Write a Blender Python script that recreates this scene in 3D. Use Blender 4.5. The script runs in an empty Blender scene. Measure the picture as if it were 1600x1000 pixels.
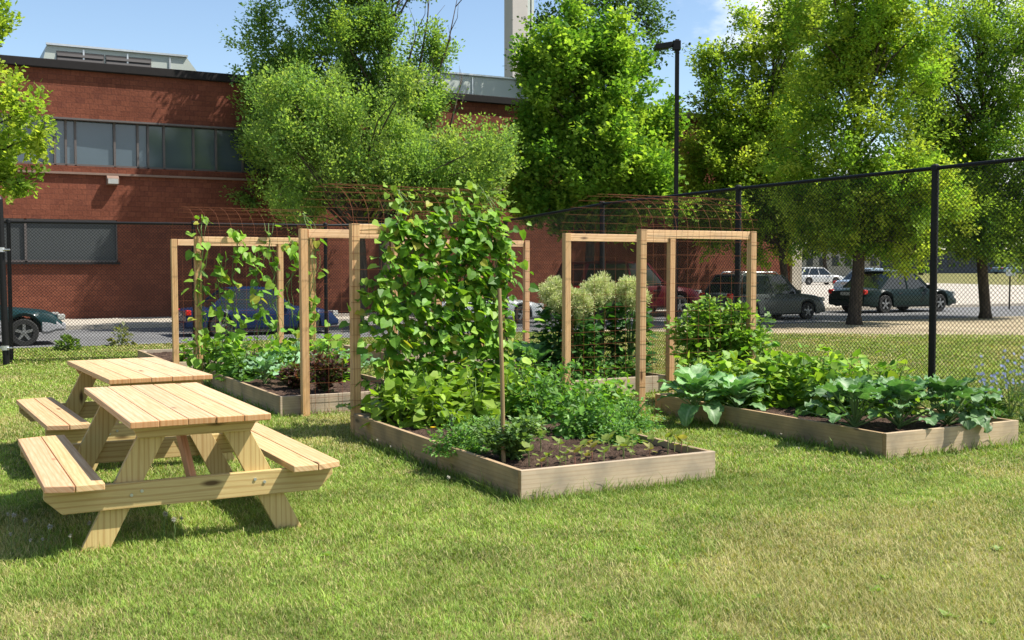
import bpy, math, random
import numpy as np
from mathutils import Vector, Matrix
rd = math.radians
scene = bpy.context.scene
COL = scene.collection
random.seed(5)
# ------------------------------------------------------------------ camera
F, EYE, HOR = 1700.0, 1.55, 418.0
PITCH = math.atan((500-HOR)/F)
cp, sp = math.cos(PITCH), math.sin(PITCH)
def ray(px, py):
    a, b = (px-800)/F, (500-py)/F
    return np.array([a, cp + b*sp, -sp + b*cp])
def G(px, py, z=0.0):            # where the sight line meets height z
    r = ray(px, py); t = (z-EYE)/r[2]
    return np.array([r[0]*t, r[1]*t, z])
def P(px, py, Y):                # point at distance Y
    r = ray(px, py); t = Y/r[1]
    return np.array([r[0]*t, Y, EYE + r[2]*t])
ANG = math.atan2(.475, .88)
Ux, Uy = math.cos(ANG), math.sin(ANG)
def W(u, v, z=0.0): return np.array([u*Ux - v*Uy, u*Uy + v*Ux, z])
def toUV(p): return (p[0]*Ux + p[1]*Uy, -p[0]*Uy + p[1]*Ux)
cam = bpy.data.cameras.new('camera'); co = bpy.data.objects.new('camera', cam); COL.objects.link(co)
cam.sensor_width = 36; cam.lens = 36*F/1600; cam.clip_end = 3000; cam.clip_start = .05
co.location = (0, 0, EYE); co.rotation_euler = (math.pi/2 - PITCH, 0, 0)
scene.camera = co
# ------------------------------------------------------------------ light
sd = Vector((.694, -.023, 1.0)).normalized()
elev = math.asin(sd.z); azim = math.atan2(sd.x, sd.y)
sl = bpy.data.lights.new('sun', 'SUN'); so = bpy.data.objects.new('sun', sl); COL.objects.link(so)
sl.energy = 5.0; sl.angle = rd(.5); sl.color = (1, .95, .86)
so.rotation_euler = sd.to_track_quat('Z', 'Y').to_euler()
w = bpy.data.worlds.new('World'); scene.world = w; w.use_nodes = True
nt = w.node_tree; nt.nodes.clear(); N = nt.nodes; L = nt.links
out = N.new('ShaderNodeOutputWorld'); bg = N.new('ShaderNodeBackground'); sky = N.new('ShaderNodeTexSky')
sky.sky_type = 'NISHITA'; sky.sun_disc = False; sky.sun_elevation = elev; sky.sun_rotation = azim
sky.air_density = 1.0; sky.dust_density = .25; sky.ozone_density = 1.6
bg.inputs[1].default_value = .10
tc = N.new('ShaderNodeTexCoord'); mp = N.new('ShaderNodeMapping'); mp.inputs['Scale'].default_value = (1, 1, 2.0)
mp.inputs['Location'].default_value = (.31, .1, .22)
n1 = N.new('ShaderNodeTexNoise'); n1.inputs['Scale'].default_value = 4.2; n1.inputs['Detail'].default_value = 9; n1.inputs['Roughness'].default_value = .56
L.new(tc.outputs['Generated'], mp.inputs[0]); L.new(mp.outputs[0], n1.inputs[0])
sx = N.new('ShaderNodeSeparateXYZ'); L.new(tc.outputs['Generated'], sx.inputs[0])
mr = N.new('ShaderNodeMapRange'); mr.inputs[1].default_value = .08; mr.inputs[2].default_value = .22; mr.inputs[3].default_value = -.2; mr.inputs[4].default_value = .12
L.new(sx.outputs[0], mr.inputs[0])
ad = N.new('ShaderNodeMath'); L.new(n1.outputs[0], ad.inputs[0]); L.new(mr.outputs[0], ad.inputs[1])
cr = N.new('ShaderNodeMapRange'); cr.interpolation_type = 'SMOOTHSTEP'; cr.inputs[1].default_value = .55; cr.inputs[2].default_value = .68
L.new(ad.outputs[0], cr.inputs[0])
mx = N.new('ShaderNodeMixRGB'); mx.inputs[2].default_value = (7.2, 7.4, 7.8, 1)
L.new(cr.outputs[0], mx.inputs[0]); L.new(sky.outputs[0], mx.inputs[1]); L.new(mx.outputs[0], bg.inputs[0]); L.new(bg.outputs[0], out.inputs[0])
vs = scene.view_settings; vs.view_transform = 'Standard'; vs.look = 'None'; vs.gamma = 1; vs.exposure = .85
scene.render.engine = 'CYCLES'
scene.cycles.max_bounces = 8; scene.cycles.transparent_max_bounces = 8
# ------------------------------------------------------------------ materials
def newmat(name):
    m = bpy.data.materials.new(name); m.use_nodes = True
    t = m.node_tree; t.nodes.clear()
    o = t.nodes.new('ShaderNodeOutputMaterial'); return m, t, o
class NT:
    def __init__(s, t): s.t = t
    def n(s, ty, **kw):
        x = s.t.nodes.new('ShaderNode'+ty)
        for k, v in kw.items():
            if k.startswith('i'):
                key = k[1:]; key = int(key) if key.isdigit() else key.replace('_', ' ')
                if hasattr(v, 'is_output'): s.t.links.new(v, x.inputs[key])
                else: x.inputs[key].default_value = v
            else: setattr(x, k, v)
        return x
def c4(c): return (c[0], c[1], c[2], 1)
def principled(h, color, rough=.7, metal=0., spec=.4, bump=None, bs=.3, bd=.01):
    p = h.n('BsdfPrincipled'); 
    if hasattr(color, 'is_output'): h.t.links.new(color, p.inputs['Base Color'])
    else: p.inputs['Base Color'].default_value = c4(color)
    if hasattr(rough, 'is_output'): h.t.links.new(rough, p.inputs['Roughness'])
    else: p.inputs['Roughness'].default_value = rough
    p.inputs['Metallic'].default_value = metal; p.inputs['Specular IOR Level'].default_value = spec
    if bump is not None:
        b = h.n('Bump', iStrength=bs, iDistance=bd, iHeight=bump); h.t.links.new(b.outputs[0], p.inputs['Normal'])
    return p
def m_plain(name, c, rough=.6, metal=0., spec=.4, var=.15, scale=8., bs=.15):
    m, t, o = newmat(name); h = NT(t)
    tc = h.n('TexCoord'); n = h.n('TexNoise', iVector=tc.outputs['Object'], iScale=scale, iDetail=6.)
    mx = h.n('MixRGB', iFac=n.outputs[0], iColor1=c4([x*(1-var) for x in c]), iColor2=c4([min(1, x*(1+var)) for x in c]))
    p = principled(h, mx.outputs[0], rough, metal, spec, n.outputs[0], bs, .01)
    t.links.new(p.outputs[0], o.inputs[0]); return m
def m_wood(name, c1, c2, c3, knots=.5, grey=0., rough=.62):
    # grain follows the board: U runs along it, V across, in metres
    m, t, o = newmat(name); h = NT(t)
    uv = h.n('UVMap'); at = h.n('Attribute', attribute_name='tint')
    s = h.n('Mapping', iVector=uv.outputs[0], iScale=(.55, 9., 1.))
    warp = h.n('TexNoise', iVector=s.outputs[0], iScale=1.3, iDetail=3.)
    g = h.n('Mapping', iVector=uv.outputs[0], iScale=(1.1, 42., 1.))
    mv = h.n('VectorMath', operation='ADD', i0=g.outputs[0])
    sc = h.n('VectorMath', operation='SCALE', i0=warp.outputs['Color'], iScale=9.0); t.links.new(sc.outputs[0], mv.inputs[1])
    n1 = h.n('TexNoise', iVector=mv.outputs[0], iScale=1.1, iDetail=5., iRoughness=.6)
    wv = h.n('TexWave', wave_type='BANDS', bands_direction='Y', iVector=s.outputs[0], iScale=1.15, iDistortion=7., iDetail=2.)
    rw = h.n('ValToRGB', iFac=n1.outputs[0]); e = rw.color_ramp.elements
    e[0].position = .3; e[0].color = c4(c2); e[1].position = .66; e[1].color = c4(c1)
    wr = h.n('MapRange', iValue=wv.outputs[0], i1=.62, i2=1., i3=0., i4=.5)
    m1 = h.n('MixRGB', iFac=wr.outputs[0], iColor1=rw.outputs[0], iColor2=c4(c3))
    vm = h.n('Mapping', iVector=uv.outputs[0], iScale=(2.0, 6.5, 1.))
    vo = h.n('TexVoronoi', iVector=vm.outputs[0], iScale=1.0)
    kr = h.n('MapRange', iValue=vo.outputs[0], i1=.06, i2=.15, i3=1., i4=0.)
    rnd = h.n('SeparateColor', iColor=vo.outputs['Color'])
    kk = h.n('Math', operation='LESS_THAN', i0=rnd.outputs[0], i1=knots)
    km = h.n('Math', operation='MULTIPLY', i0=kr.outputs[0], i1=kk.outputs[0])
    m2 = h.n('MixRGB', iFac=km.outputs[0], iColor1=m1.outputs[0], iColor2=c4([x*.28 for x in c3]))
    big = h.n('TexNoise', iVector=uv.outputs[0], iScale=3.5, iDetail=4.)
    gr = h.n('MapRange', iValue=big.outputs[0], i1=.42, i2=.68, i3=0., i4=grey)
    m3 = h.n('MixRGB', iFac=gr.outputs[0], iColor1=m2.outputs[0], iColor2=(.20, .185, .16, 1))
    mu = h.n('MixRGB', blend_type='MULTIPLY', iFac=1., iColor1=m3.outputs[0], iColor2=at.outputs[0])
    p = principled(h, mu.outputs[0], rough, 0, .3, n1.outputs[0], .25, .004)
    t.links.new(p.outputs[0], o.inputs[0]); return m
def m_leaf(name, rough=.5, trans=.35, tcol=(1.35, 1.35, .4), spec=.35, nscale=14.):
    m, t, o = newmat(name); h = NT(t)
    at = h.n('Attribute', attribute_name='tint'); tc = h.n('TexCoord')
    n = h.n('TexNoise', iVector=tc.outputs['Object'], iScale=nscale, iDetail=3.)
    mr = h.n('MapRange', iValue=n.outputs[0], i1=.3, i2=.7, i3=.8, i4=1.2)
    c = h.n('VectorMath', operation='SCALE', i0=at.outputs[0]); t.links.new(mr.outputs[0], c.inputs['Scale'])
    p = principled(h, c.outputs[0], rough, 0, spec)
    tm = h.n('VectorMath', operation='MULTIPLY', i0=c.outputs[0], i1=tcol)
    tr = h.n('BsdfTranslucent'); t.links.new(tm.outputs[0], tr.inputs[0])
    ms = h.n('MixShader', iFac=trans); t.links.new(p.outputs[0], ms.inputs[1]); t.links.new(tr.outputs[0], ms.inputs[2])
    t.links.new(ms.outputs[0], o.inputs[0]); return m
def m_bark(name, c):
    m, t, o = newmat(name); h = NT(t); tc = h.n('TexCoord')
    mp = h.n('Mapping', iVector=tc.outputs['Object'], iScale=(9., 9., 1.6))
    n = h.n('TexNoise', iVector=mp.outputs[0], iScale=2.2, iDetail=7., iRoughness=.65)
    r = h.n('ValToRGB', iFac=n.outputs[0]); e = r.color_ramp.elements
    e[0].position = .35; e[0].color = c4([x*.45 for x in c]); e[1].position = .68; e[1].color = c4([x*1.35 for x in c])
    p = principled(h, r.outputs[0], .9, 0, .15, n.outputs[0], .8, .03)
    t.links.new(p.outputs[0], o.inputs[0]); return m
def m_tint(name, rough=.8, spec=.2, noise=.25, scale=30., bs=.3, metal=0.):
    m, t, o = newmat(name); h = NT(t)
    at = h.n('Attribute', attribute_name='tint'); tc = h.n('TexCoord')
    n = h.n('TexNoise', iVector=tc.outputs['Object'], iScale=scale, iDetail=5.)
    mr = h.n('MapRange', iValue=n.outputs[0], i1=.3, i2=.7, i3=1-noise, i4=1+noise)
    c = h.n('VectorMath', operation='SCALE', i0=at.outputs[0]); t.links.new(mr.outputs[0], c.inputs['Scale'])
    p = principled(h, c.outputs[0], rough, metal, spec, n.outputs[0], bs, .01)
    t.links.new(p.outputs[0], o.inputs[0]); return m
def m_ground(name, stops, s1, s2, bs=.6, bd=.02, rough=.95):
    m, t, o = newmat(name); h = NT(t); tc = h.n('TexCoord')
    a = h.n('TexNoise', iVector=tc.outputs['Object'], iScale=s1, iDetail=6., iRoughness=.6)
    b = h.n('TexNoise', iVector=tc.outputs['Object'], iScale=s2, iDetail=8., iRoughness=.7)
    mx = h.n('MixRGB', iFac=.5, iColor1=a.outputs[0], iColor2=b.outputs[0])
    r = h.n('ValToRGB', iFac=mx.outputs[0]); cr = r.color_ramp
    while len(cr.elements) < len(stops): cr.elements.new(.5)
    for e, (ps, c) in zip(cr.elements, stops): e.position = ps; e.color = c4(c)
    p = principled(h, r.outputs[0], rough, 0, .15, b.outputs[0], bs, bd)
    t.links.new(p.outputs[0], o.inputs[0]); return m
M = {}
M['pine'] = m_wood('fresh_pine', (.61, .445, .275), (.49, .32, .165), (.44, .235, .10), .35)
M['treated'] = m_wood('treated_lumber', (.52, .40, .18), (.44, .32, .13), (.30, .17, .055), .8)
M['weathered'] = m_wood('weathered_board', (.50, .42, .32), (.44, .36, .265), (.37, .28, .19), .45, .7, .8)
M['post'] = m_wood('trellis_lumber', (.60, .385, .195), (.47, .275, .125), (.34, .15, .055), .55, .15)
M['leaf'] = m_leaf('tree_leaf', .5, .56, (1.45, 1.4, .6), .08)
M['ledge'] = m_plain('painted_ledge', (.20, .13, .10), .8)
M['crop'] = m_leaf('crop_leaf', .5, .4, (1.3, 1.3, .5), .3)
M['waxy'] = m_leaf('waxy_leaf', .5, .25, (1.0, 1.3, .5), .35)
M['grass'] = m_leaf('grass_blade', .6, .3, (1.2, 1.25, .5), .25, 1.)
M['bark'] = m_bark('bark', (.085, .066, .05))
M['stem'] = m_plain('green_stem', (.12, .19, .05), .6)
M['petal'] = m_leaf('petal', .7, .3, (1.05, 1.05, .9), .2)
M['dirt'] = m_ground('garden_soil', [(.36, (.03, .019, .013)), (.5, (.085, .052, .037)), (.64, (.17, .115, .083))], 6., 70., 1., .04)
M['lawn'] = m_ground('lawn_ground', [(.38, (.06, .075, .02)), (.5, (.17, .165, .055)), (.62, (.34, .29, .13))], 3., 160.)
M['asphalt'] = m_ground('asphalt', [(.35, (.105, .105, .108)), (.5, (.15, .15, .152)), (.66, (.2, .2, .2))], .7, 60., .3, .004, .9)
M['concrete'] = m_ground('concrete', [(.35, (.30, .27, .22)), (.5, (.40, .36, .30)), (.66, (.47, .43, .37))], .8, 40., .2, .004, .9)
M['sand'] = m_ground('bare_ground', [(.36, (.16, .12, .07)), (.5, (.33, .27, .18)), (.64, (.43, .36, .25))], .5, 25., .4, .01)
M['blackmetal'] = m_plain('black_coated_metal', (.006, .006, .0065), .5, 0, .25)
M['wire'] = m_plain('black_wire', (.008, .008, .008), .6, 0, .25)
M['rust'] = m_plain('rusty_wire', (.19, .065, .028), .8, .2, .3, .35, 20.)
M['galv'] = m_plain('galvanised_steel', (.55, .56, .56), .35, .8, .5)
M['coping'] = m_plain('dark_coping', (.02, .018, .018), .8, 0, .15)
M['metalpanel'] = m_plain('pale_metal_panel', (.42, .46, .42), .5, .1, .4, .06, 2.)
M['concretewall'] = m_plain('chimney_concrete', (.40, .38, .35), .85, 0, .2, .1, 1.)
M['frame'] = m_plain('window_frame', (.10, .085, .08), .5)
M['louvre'] = m_plain('louvre', (.05, .045, .045), .6)
M['rubber'] = m_plain('rubber', (.02, .02, .02), .8)
M['rim'] = m_plain('alloy_rim', (.22, .22, .22), .45, .6)
M['darkplastic'] = m_plain('dark_plastic', (.03, .03, .032), .5)
M['lamp_glass'] = m_plain('lamp_glass', (.34, .34, .32), .15, 0, .6)
M['red_glass'] = m_plain('red_glass', (.5, .015, .01), .15, 0, .6)
def m_glass(name, c, rough=.06, var=.35):
    m, t, o = newmat(name); h = NT(t); tc = h.n('TexCoord')
    n = h.n('TexNoise', iVector=tc.outputs['Object'], iScale=.8, iDetail=4.)
    oi = h.n('ObjectInfo'); ov = h.n('Math', operation='ADD', i0=n.outputs[0], i1=oi.outputs['Random']); ow = h.n('Math', operation='MULTIPLY', i0=ov.outputs[0], i1=.5)
    mx = h.n('MixRGB', iFac=ow.outputs[0], iColor1=c4([x*(1-var) for x in c]), iColor2=c4([x*(1+var) for x in c]))
    p = principled(h, mx.outputs[0], rough, 0, .8); t.links.new(p.outputs[0], o.inputs[0]); return m
M['pane'] = m_glass('window_pane', (.06, .08, .095), .1, .6)
M['pane_dark'] = m_glass('screened_pane', (.022, .028, .03), .6, .3)
M['carglass'] = m_glass('car_glass', (.012, .018, .018), .08)
def m_car(name, c, metal=.4):
    m, t, o = newmat(name); h = NT(t)
    p = principled(h, c, .35, metal, .12); p.inputs['Coat Weight'].default_value = .15; p.inputs['Coat Roughness'].default_value = .08
    t.links.new(p.outputs[0], o.inputs[0]); return m
def m_brick():
    m, t, o = newmat('red_block_wall'); h = NT(t); tc = h.n('TexCoord')
    s = h.n('SeparateXYZ', iVector=tc.outputs['Object'])
    sm = h.n('Math', operation='ADD', i0=s.outputs[0], i1=s.outputs[1])
    cb = h.n('CombineXYZ', iX=sm.outputs[0], iY=s.outputs[2])
    br = h.n('TexBrick', iVector=cb.outputs[0], iScale=1., iColor1=(.172, .058, .034, 1), iColor2=(.132, .043, .026, 1), iMortar=(.105, .038, .025, 1))
    br.inputs['Mortar Size'].default_value = .007; br.inputs['Brick Width'].default_value = .24; br.inputs['Row Height'].default_value = .15; br.inputs['Bias'].default_value = -.1
    mp = h.n('Mapping', iVector=cb.outputs[0], iScale=(1/.24, 1/.15, 1.))
    # a few burnt blocks
    fl = h.n('VectorMath', operation='FLOOR', i0=mp.outputs[0]); wn = h.n('TexWhiteNoise', iVector=fl.outputs[0])
    lt = h.n('MapRange', iValue=wn.outputs[0], i1=.86, i2=.97, i3=0., i4=.42)
    m1 = h.n('MixRGB', iFac=lt.outputs[0], iColor1=br.outputs[0], iColor2=(.10, .035, .025, 1))
    n = h.n('TexNoise', iVector=tc.outputs['Object'], iScale=.7, iDetail=6.)
    n2 = h.n('TexNoise', iVector=tc.outputs['Object'], iScale=16., iDetail=5.)
    mr = h.n('MapRange', iValue=n.outputs[0], i1=.3, i2=.7, i3=.82, i4=1.18)
    mr2 = h.n('MapRange', iValue=n2.outputs[0], i1=.3, i2=.7, i3=.85, i4=1.15)
    mm = h.n('Math', operation='MULTIPLY', i0=mr.outputs[0], i1=mr2.outputs[0])
    c = h.n('VectorMath', operation='SCALE', i0=m1.outputs[0]); t.links.new(mm.outputs[0], c.inputs['Scale'])
    p = principled(h, c.outputs[0], .92, 0, .15, n2.outputs[0], .5, .02); t.links.new(p.outputs[0], o.inputs[0]); return m
M['brick'] = m_brick()
# ------------------------------------------------------------------ mesh helpers
class MB:
    def __init__(s): s.V = []; s.F = []; s.T = []; s.UV = []; s.M = []
    def add(s, verts, faces, tint=(1, 1, 1), uv=None, mi=0):
        b = len(s.V); s.V += [tuple(v) for v in verts]
        for k, f in enumerate(faces):
            s.F.append([b+i for i in f]); s.T.append(tint); s.M.append(mi)
            s.UV.append(uv[k] if uv else [(verts[i][0]+verts[i][1], verts[i][2]) for i in f])
    def box(s, c, size, rot=None, tint=(1, 1, 1), mi=0, clip=None, clipz=None):
        hx, hy, hz = [a/2 for a in size]
        loc = [(x, y, z) for x in (-hx, hx) for y in (-hy, hy) for z in (-hz, hz)]
        if clip: loc = [clip(p) for p in loc]
        faces = [(0, 1, 3, 2), (4, 6, 7, 5), (0, 4, 5, 1), (2, 3, 7, 6), (0, 2, 6, 4), (1, 5, 7, 3)]
        ax = max(range(3), key=lambda i: size[i]); ot = [i for i in range(3) if i != ax]
        ou, ov = random.uniform(0, 60), random.uniform(0, 60)
        uv = []
        for f in faces:
            pts = [loc[i] for i in f]
            sp = [max(p[o] for p in pts)-min(p[o] for p in pts) for o in ot]
            o = ot[0] if sp[0] > sp[1] else ot[1]
            uv.append([(p[ax]+ou, p[o]+ov+(.3 if o == ot[1] else 0)) for p in pts])
        R = rot if rot is not None else Matrix.Identity(3)
        s.add([R @ Vector(p) + Vector(c) for p in loc], faces, tint, uv, mi)
        if size[ax] > 6*min(size):
            for k, f in enumerate(faces):
                if max(loc[i][ax] for i in f)-min(loc[i][ax] for i in f) < 1e-4: s.T[len(s.F)-6+k] = (tint[0]*.82, tint[1]*.66, tint[2]*.5)
    def bar(s, a, b, w, t, up=(0, 0, 1), tint=(1, 1, 1), mi=0):   # a board from a to b, w across 'up', t thick
        a, b = Vector(a), Vector(b); d = (b-a); ln = d.length; d.normalize()
        z = Vector(up); x = z.cross(d).normalized(); z = d.cross(x)
        s.box((a+b)/2, (t, ln, w), Matrix((x, d, z)).transposed(), tint, mi)
    def prism(s, poly, axis, lo, hi, tint=(1, 1, 1), mi=0):
        # poly in the two other axes, extruded from lo to hi
        n = len(poly)
        def mk(p, e):
            return {0: (e, p[0], p[1]), 1: (p[0], e, p[1]), 2: (p[0], p[1], e)}[axis]
        V = [mk(p, lo) for p in poly] + [mk(p, hi) for p in poly]
        Fc = [tuple(range(n-1, -1, -1)), tuple(range(n, 2*n))] + [(i, (i+1) % n, n+(i+1) % n, n+i) for i in range(n)]
        ou, ov = random.uniform(0, 50), random.uniform(0, 50)
        ln = sorted(range(3), key=lambda k: -(max(v[k] for v in V)-min(v[k] for v in V)))
        uv = [[(V[i][ln[0]]+ou, V[i][ln[1]]+V[i][ln[2]]+ov) for i in f] for f in Fc]
        s.add(V, Fc, tint, uv, mi)
    def tube(s, pts, rad, seg=6, tint=(1, 1, 1), mi=0, cap=True):
        pts = [Vector(p) for p in pts]; n = len(pts)
        if not hasattr(rad, '__len__'): rad = [rad]*n
        V = []; prev = None
        for i in range(n):
            d = (pts[min(i+1, n-1)]-pts[max(i-1, 0)]).normalized()
            if prev is None: prev = d.orthogonal().normalized()
            x = (prev - d*prev.dot(d))
            x = x.normalized() if x.length > 1e-6 else d.orthogonal().normalized()
            prev = x; y = d.cross(x)
            for k in range(seg):
                a = 2*math.pi*k/seg; V.append(pts[i]+(x*math.cos(a)+y*math.sin(a))*rad[i])
        Fc = [(i*seg+k, i*seg+(k+1) % seg, (i+1)*seg+(k+1) % seg, (i+1)*seg+k) for i in range(n-1) for k in range(seg)]
        if cap: Fc += [tuple(range(seg-1, -1, -1)), tuple((n-1)*seg+k for k in range(seg))]
        uv = [[(V[i][2], V[i][0]+V[i][1]) for i in f] for f in Fc]
        s.add(V, Fc, tint, uv, mi)
    def disc_wheel(s, c, r, wdt, prof, seg=20, mi=0):   # lathe round the y axis; prof = (radius, y)
        V = []; n = len(prof)
        for k in range(seg):
            a = 2*math.pi*k/seg
            for (rr, yy) in prof: V.append((c[0]+rr*math.cos(a), c[1]+yy, c[2]+rr*math.sin(a)))
        Fc = [(k*n+j, ((k+1) % seg)*n+j, ((k+1) % seg)*n+j+1, k*n+j+1) for k in range(seg) for j in range(n-1)]
        s.add(V, Fc, (1, 1, 1), None, mi)
    def build(s, name, mats, parent=None, smooth=False, bevel=0):
        me = bpy.data.meshes.new(name); me.from_pydata(s.V, [], s.F)
        if not isinstance(mats, (list, tuple)): mats = [mats]
        for m in mats: me.materials.append(m)
        ul = me.uv_layers.new(name='UVMap'); flat = [c for f in s.UV for p in f for c in p]
        ul.data.foreach_set('uv', flat)
        me.polygons.foreach_set('material_index', s.M)
        ca = me.attributes.new('tint', 'FLOAT_COLOR', 'CORNER')
        ca.data.foreach_set('color', [x for t, f in zip(s.T, s.F) for _ in f for x in (t[0], t[1], t[2], 1)])
        if smooth: me.polygons.foreach_set('use_smooth', [True]*len(me.polygons))
        me.update()
        o = bpy.data.objects.new(name, me); COL.objects.link(o)
        if parent: o.parent = parent
        if bevel:
            b = o.modifiers.new('bevel', 'BEVEL'); b.width = bevel; b.segments = 2; b.limit_method = 'ANGLE'; b.angle_limit = rd(40)
        return o
class LM:      # big leaf meshes from arrays
    def __init__(s): s.v = []; s.f = []; s.c = []; s.m = []; s.n = 0
    def add(s, verts, faces, col, mi=0):
        verts = np.asarray(verts, float).reshape(-1, 3); s.v.append(verts)
        s.f.append(np.asarray(faces, int)+s.n); col = np.asarray(col, float)
        if col.ndim == 1: col = np.tile(col, (len(verts), 1))
        s.c.append(col); s.m.append(mi); s.n += len(verts)
    def leaves(s, tmpl, Pp, Rm, S, col, mi=0):
        tv, tf = tmpl; n = len(Pp); k = len(tv)
        S = np.asarray(S, float); S = S[:, None, None] if S.ndim == 1 else S[:, None, :]
        loc = tv[None]*S
        V = Pp[:, None, :] + np.einsum('nij,nkj->nki', Rm, loc)
        base = (np.arange(n)*k)[:, None]
        for f in tf:
            s.f.append(base+np.array(f)[None]+s.n); s.m.append(mi)
        s.v.append(V.reshape(-1, 3)); s.c.append(np.repeat(col, k, axis=0)); s.n += n*k
    def build(s, name, mats, parent=None, smooth=True):
        me = bpy.data.meshes.new(name)
        V = np.concatenate(s.v); me.vertices.add(len(V)); me.vertices.foreach_set('co', V.astype(np.float32).ravel())
        tot = np.concatenate([np.full(len(f), f.shape[1]) for f in s.f]); idx = np.concatenate([f.ravel() for f in s.f])
        me.loops.add(len(idx)); me.loops.foreach_set('vertex_index', idx.astype(np.int32))
        me.polygons.add(len(tot)); st = np.concatenate([[0], np.cumsum(tot)[:-1]])
        me.polygons.foreach_set('loop_start', st.astype(np.int32))
        mi = np.concatenate([np.full(len(f), m) for f, m in zip(s.f, s.m)]); 
        me.update(calc_edges=True); me.polygons.foreach_set('material_index', mi.astype(np.int32))
        me.polygons.foreach_set('use_smooth', np.full(len(tot), smooth))
        if not isinstance(mats, (list, tuple)): mats = [mats]
        for m in mats: me.materials.append(m)
        ca = me.attributes.new('tint', 'FLOAT_COLOR', 'POINT'); c = np.concatenate(s.c)
        ca.data.foreach_set('color', np.concatenate([c, np.ones((len(c), 1))], 1).astype(np.float32).ravel())
        me.update(); o = bpy.data.objects.new(name, me); COL.objects.link(o)
        if parent: o.parent = parent
        return o
def nrm(a): return a/np.maximum(np.linalg.norm(a, axis=-1, keepdims=True), 1e-9)
def orient(d, n):
    d = nrm(d); x = nrm(np.cross(d, n)); n = np.cross(x, d); return np.stack([x, d, n], -1)
T_DIA = (np.array([(0, 0, 0), (.36, .42, .09), (0, 1, -.04), (-.36, .42, .09)]), [(0, 1, 2, 3)])
T_NAR = (np.array([(0, 0, 0), (.17, .4, .05), (0, 1, -.06), (-.17, .4, .05)]), [(0, 1, 2, 3)])
T_MAP = (np.array([(0, .05, 0), (.5, .3, .07), (.22, .5, .03), (.38, .8, -.02), (0, 1.05, -.1), (-.38, .8, -.02), (-.22, .5, .03), (-.5, .3, .07)]),
         [(0, 1, 2, 6), (0, 2, 6, 7), (2, 3, 4, 6), (2, 4, 5, 6)])
T_MAP = (T_MAP[0], [(0, 1, 2), (0, 6, 7), (0, 2, 4, 6), (2, 3, 4), (4, 5, 6)])
T_HRT = (np.array([(0, 0, 0), (.36, -.08, .07), (.52, .28, .09), (.30, .72, .02), (0, 1, -.12), (-.30, .72, .02), (-.52, .28, .09), (-.36, -.08, .07), (0, .42, -.03)]),
         [(0, 1, 2, 8), (8, 2, 3, 4), (4, 5, 6, 8), (8, 6, 7, 0)])
def tag(o, label=None, cat=None, group=None, kind=None):
    if label: o['label'] = label
    if cat: o['category'] = cat
    if group: o['group'] = group
    if kind: o['kind'] = kind
    return o
def empty(name, loc, rz=0, label=None, cat=None, group=None):
    o = bpy.data.objects.new(name, None); COL.objects.link(o); o.empty_display_size = .1
    o.location = tuple(loc); o.rotation_euler = (0, 0, rz); return tag(o, label, cat, group)
def copy_tree(o, parent=None):
    c = o.copy(); COL.objects.link(c); c.parent = parent
    for ch in list(o.children): copy_tree(ch, c)
    return c
# ------------------------------------------------------------------ ground
def sheet(name, pts, z, mat, kind='structure'):
    mb = MB(); mb.add([(p[0], p[1], z) for p in pts], [tuple(range(len(pts)))]); o = mb.build(name, M[mat]); o['kind'] = kind; return o
def uvq(u0, v0, u1, v1): return [W(u0, v0), W(u1, v0), W(u1, v1), W(u0, v1)]
sheet('ground', [(-1500, -60), (1500, -60), (1500, 2500), (-1500, 2500)], 0, 'lawn')
sheet('road', uvq(-80, 22.75, 400, 28.9), .008, 'asphalt')
mb = MB(); mb.box((0, 0, .06), (480, .15, .12)); k = mb.build('kerb', M['concrete'], bevel=.01); k.location = W(160, 28.98); k.rotation_euler = (0, 0, ANG); k['kind'] = 'structure'
mb = MB(); mb.box((0, 0, .055), (111, 3.75, .11)); k = mb.build('pavement', M['concrete']); k.location = W(-24.5, 30.93); k.rotation_euler = (0, 0, ANG); k['kind'] = 'structure'
sheet('bare_ground', [G(1000, 517), G(1200, 523), G(1420, 527), G(1700, 531), G(1700, 497), W(34, 22.85), W(13, 22.85)], .004, 'sand')
sheet('cross_road', [W(31.5, 28.9), W(60, 28.9), W(120, 60), W(120, 110), W(60, 110), W(31.5, 60)], .006, 'concrete')
# grass bank in the distance
mb = MB(); a, b, c, d = G(1400, 441), G(1720, 449), P(1720, 427, 150), P(1330, 427, 150)
a2, b2 = P(1400, 430, a[1]*1.25), P(1720, 432, b[1]*1.25)
mb.add([a, b, b2, a2, P(1720, 424, 420), P(1250, 424, 420)], [(0, 1, 2, 3), (3, 2, 4, 5)])
k = mb.build('grass_bank', M['lawn']); k['kind'] = 'structure'
# ------------------------------------------------------------------ grass
rng = np.random.default_rng(11)
def vnoise(x, y, s, seed=0):
    r = np.random.default_rng(seed).random((64, 64)); X = x*s; Y = y*s
    xi = np.floor(X).astype(int); yi = np.floor(Y).astype(int); fx = X-xi; fy = Y-yi; fx = fx*fx*(3-2*fx); fy = fy*fy*(3-2*fy)
    g = lambda i, j: r[i % 64, j % 64]
    return (g(xi, yi)*(1-fx)+g(xi+1, yi)*fx)*(1-fy)+(g(xi, yi+1)*(1-fx)+g(xi+1, yi+1)*fx)*fy
def fb(x, y, s, seed): return .55*vnoise(x, y, s, seed)+.28*vnoise(x, y, s*2.3, seed+1)+.17*vnoise(x, y, s*5.1, seed+2)
BEDS = [(3.43, 6.23, 5.05, 9.42), (6.8, 6.24, 8.42, 9.40), (3.22, 11.03, 4.84, 14.15), (6.52, 10.95, 8.14, 14.1), (3.02, 15.75, 4.6, 18.4), (6.35, 15.75, 7.9, 17.9)]
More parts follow.
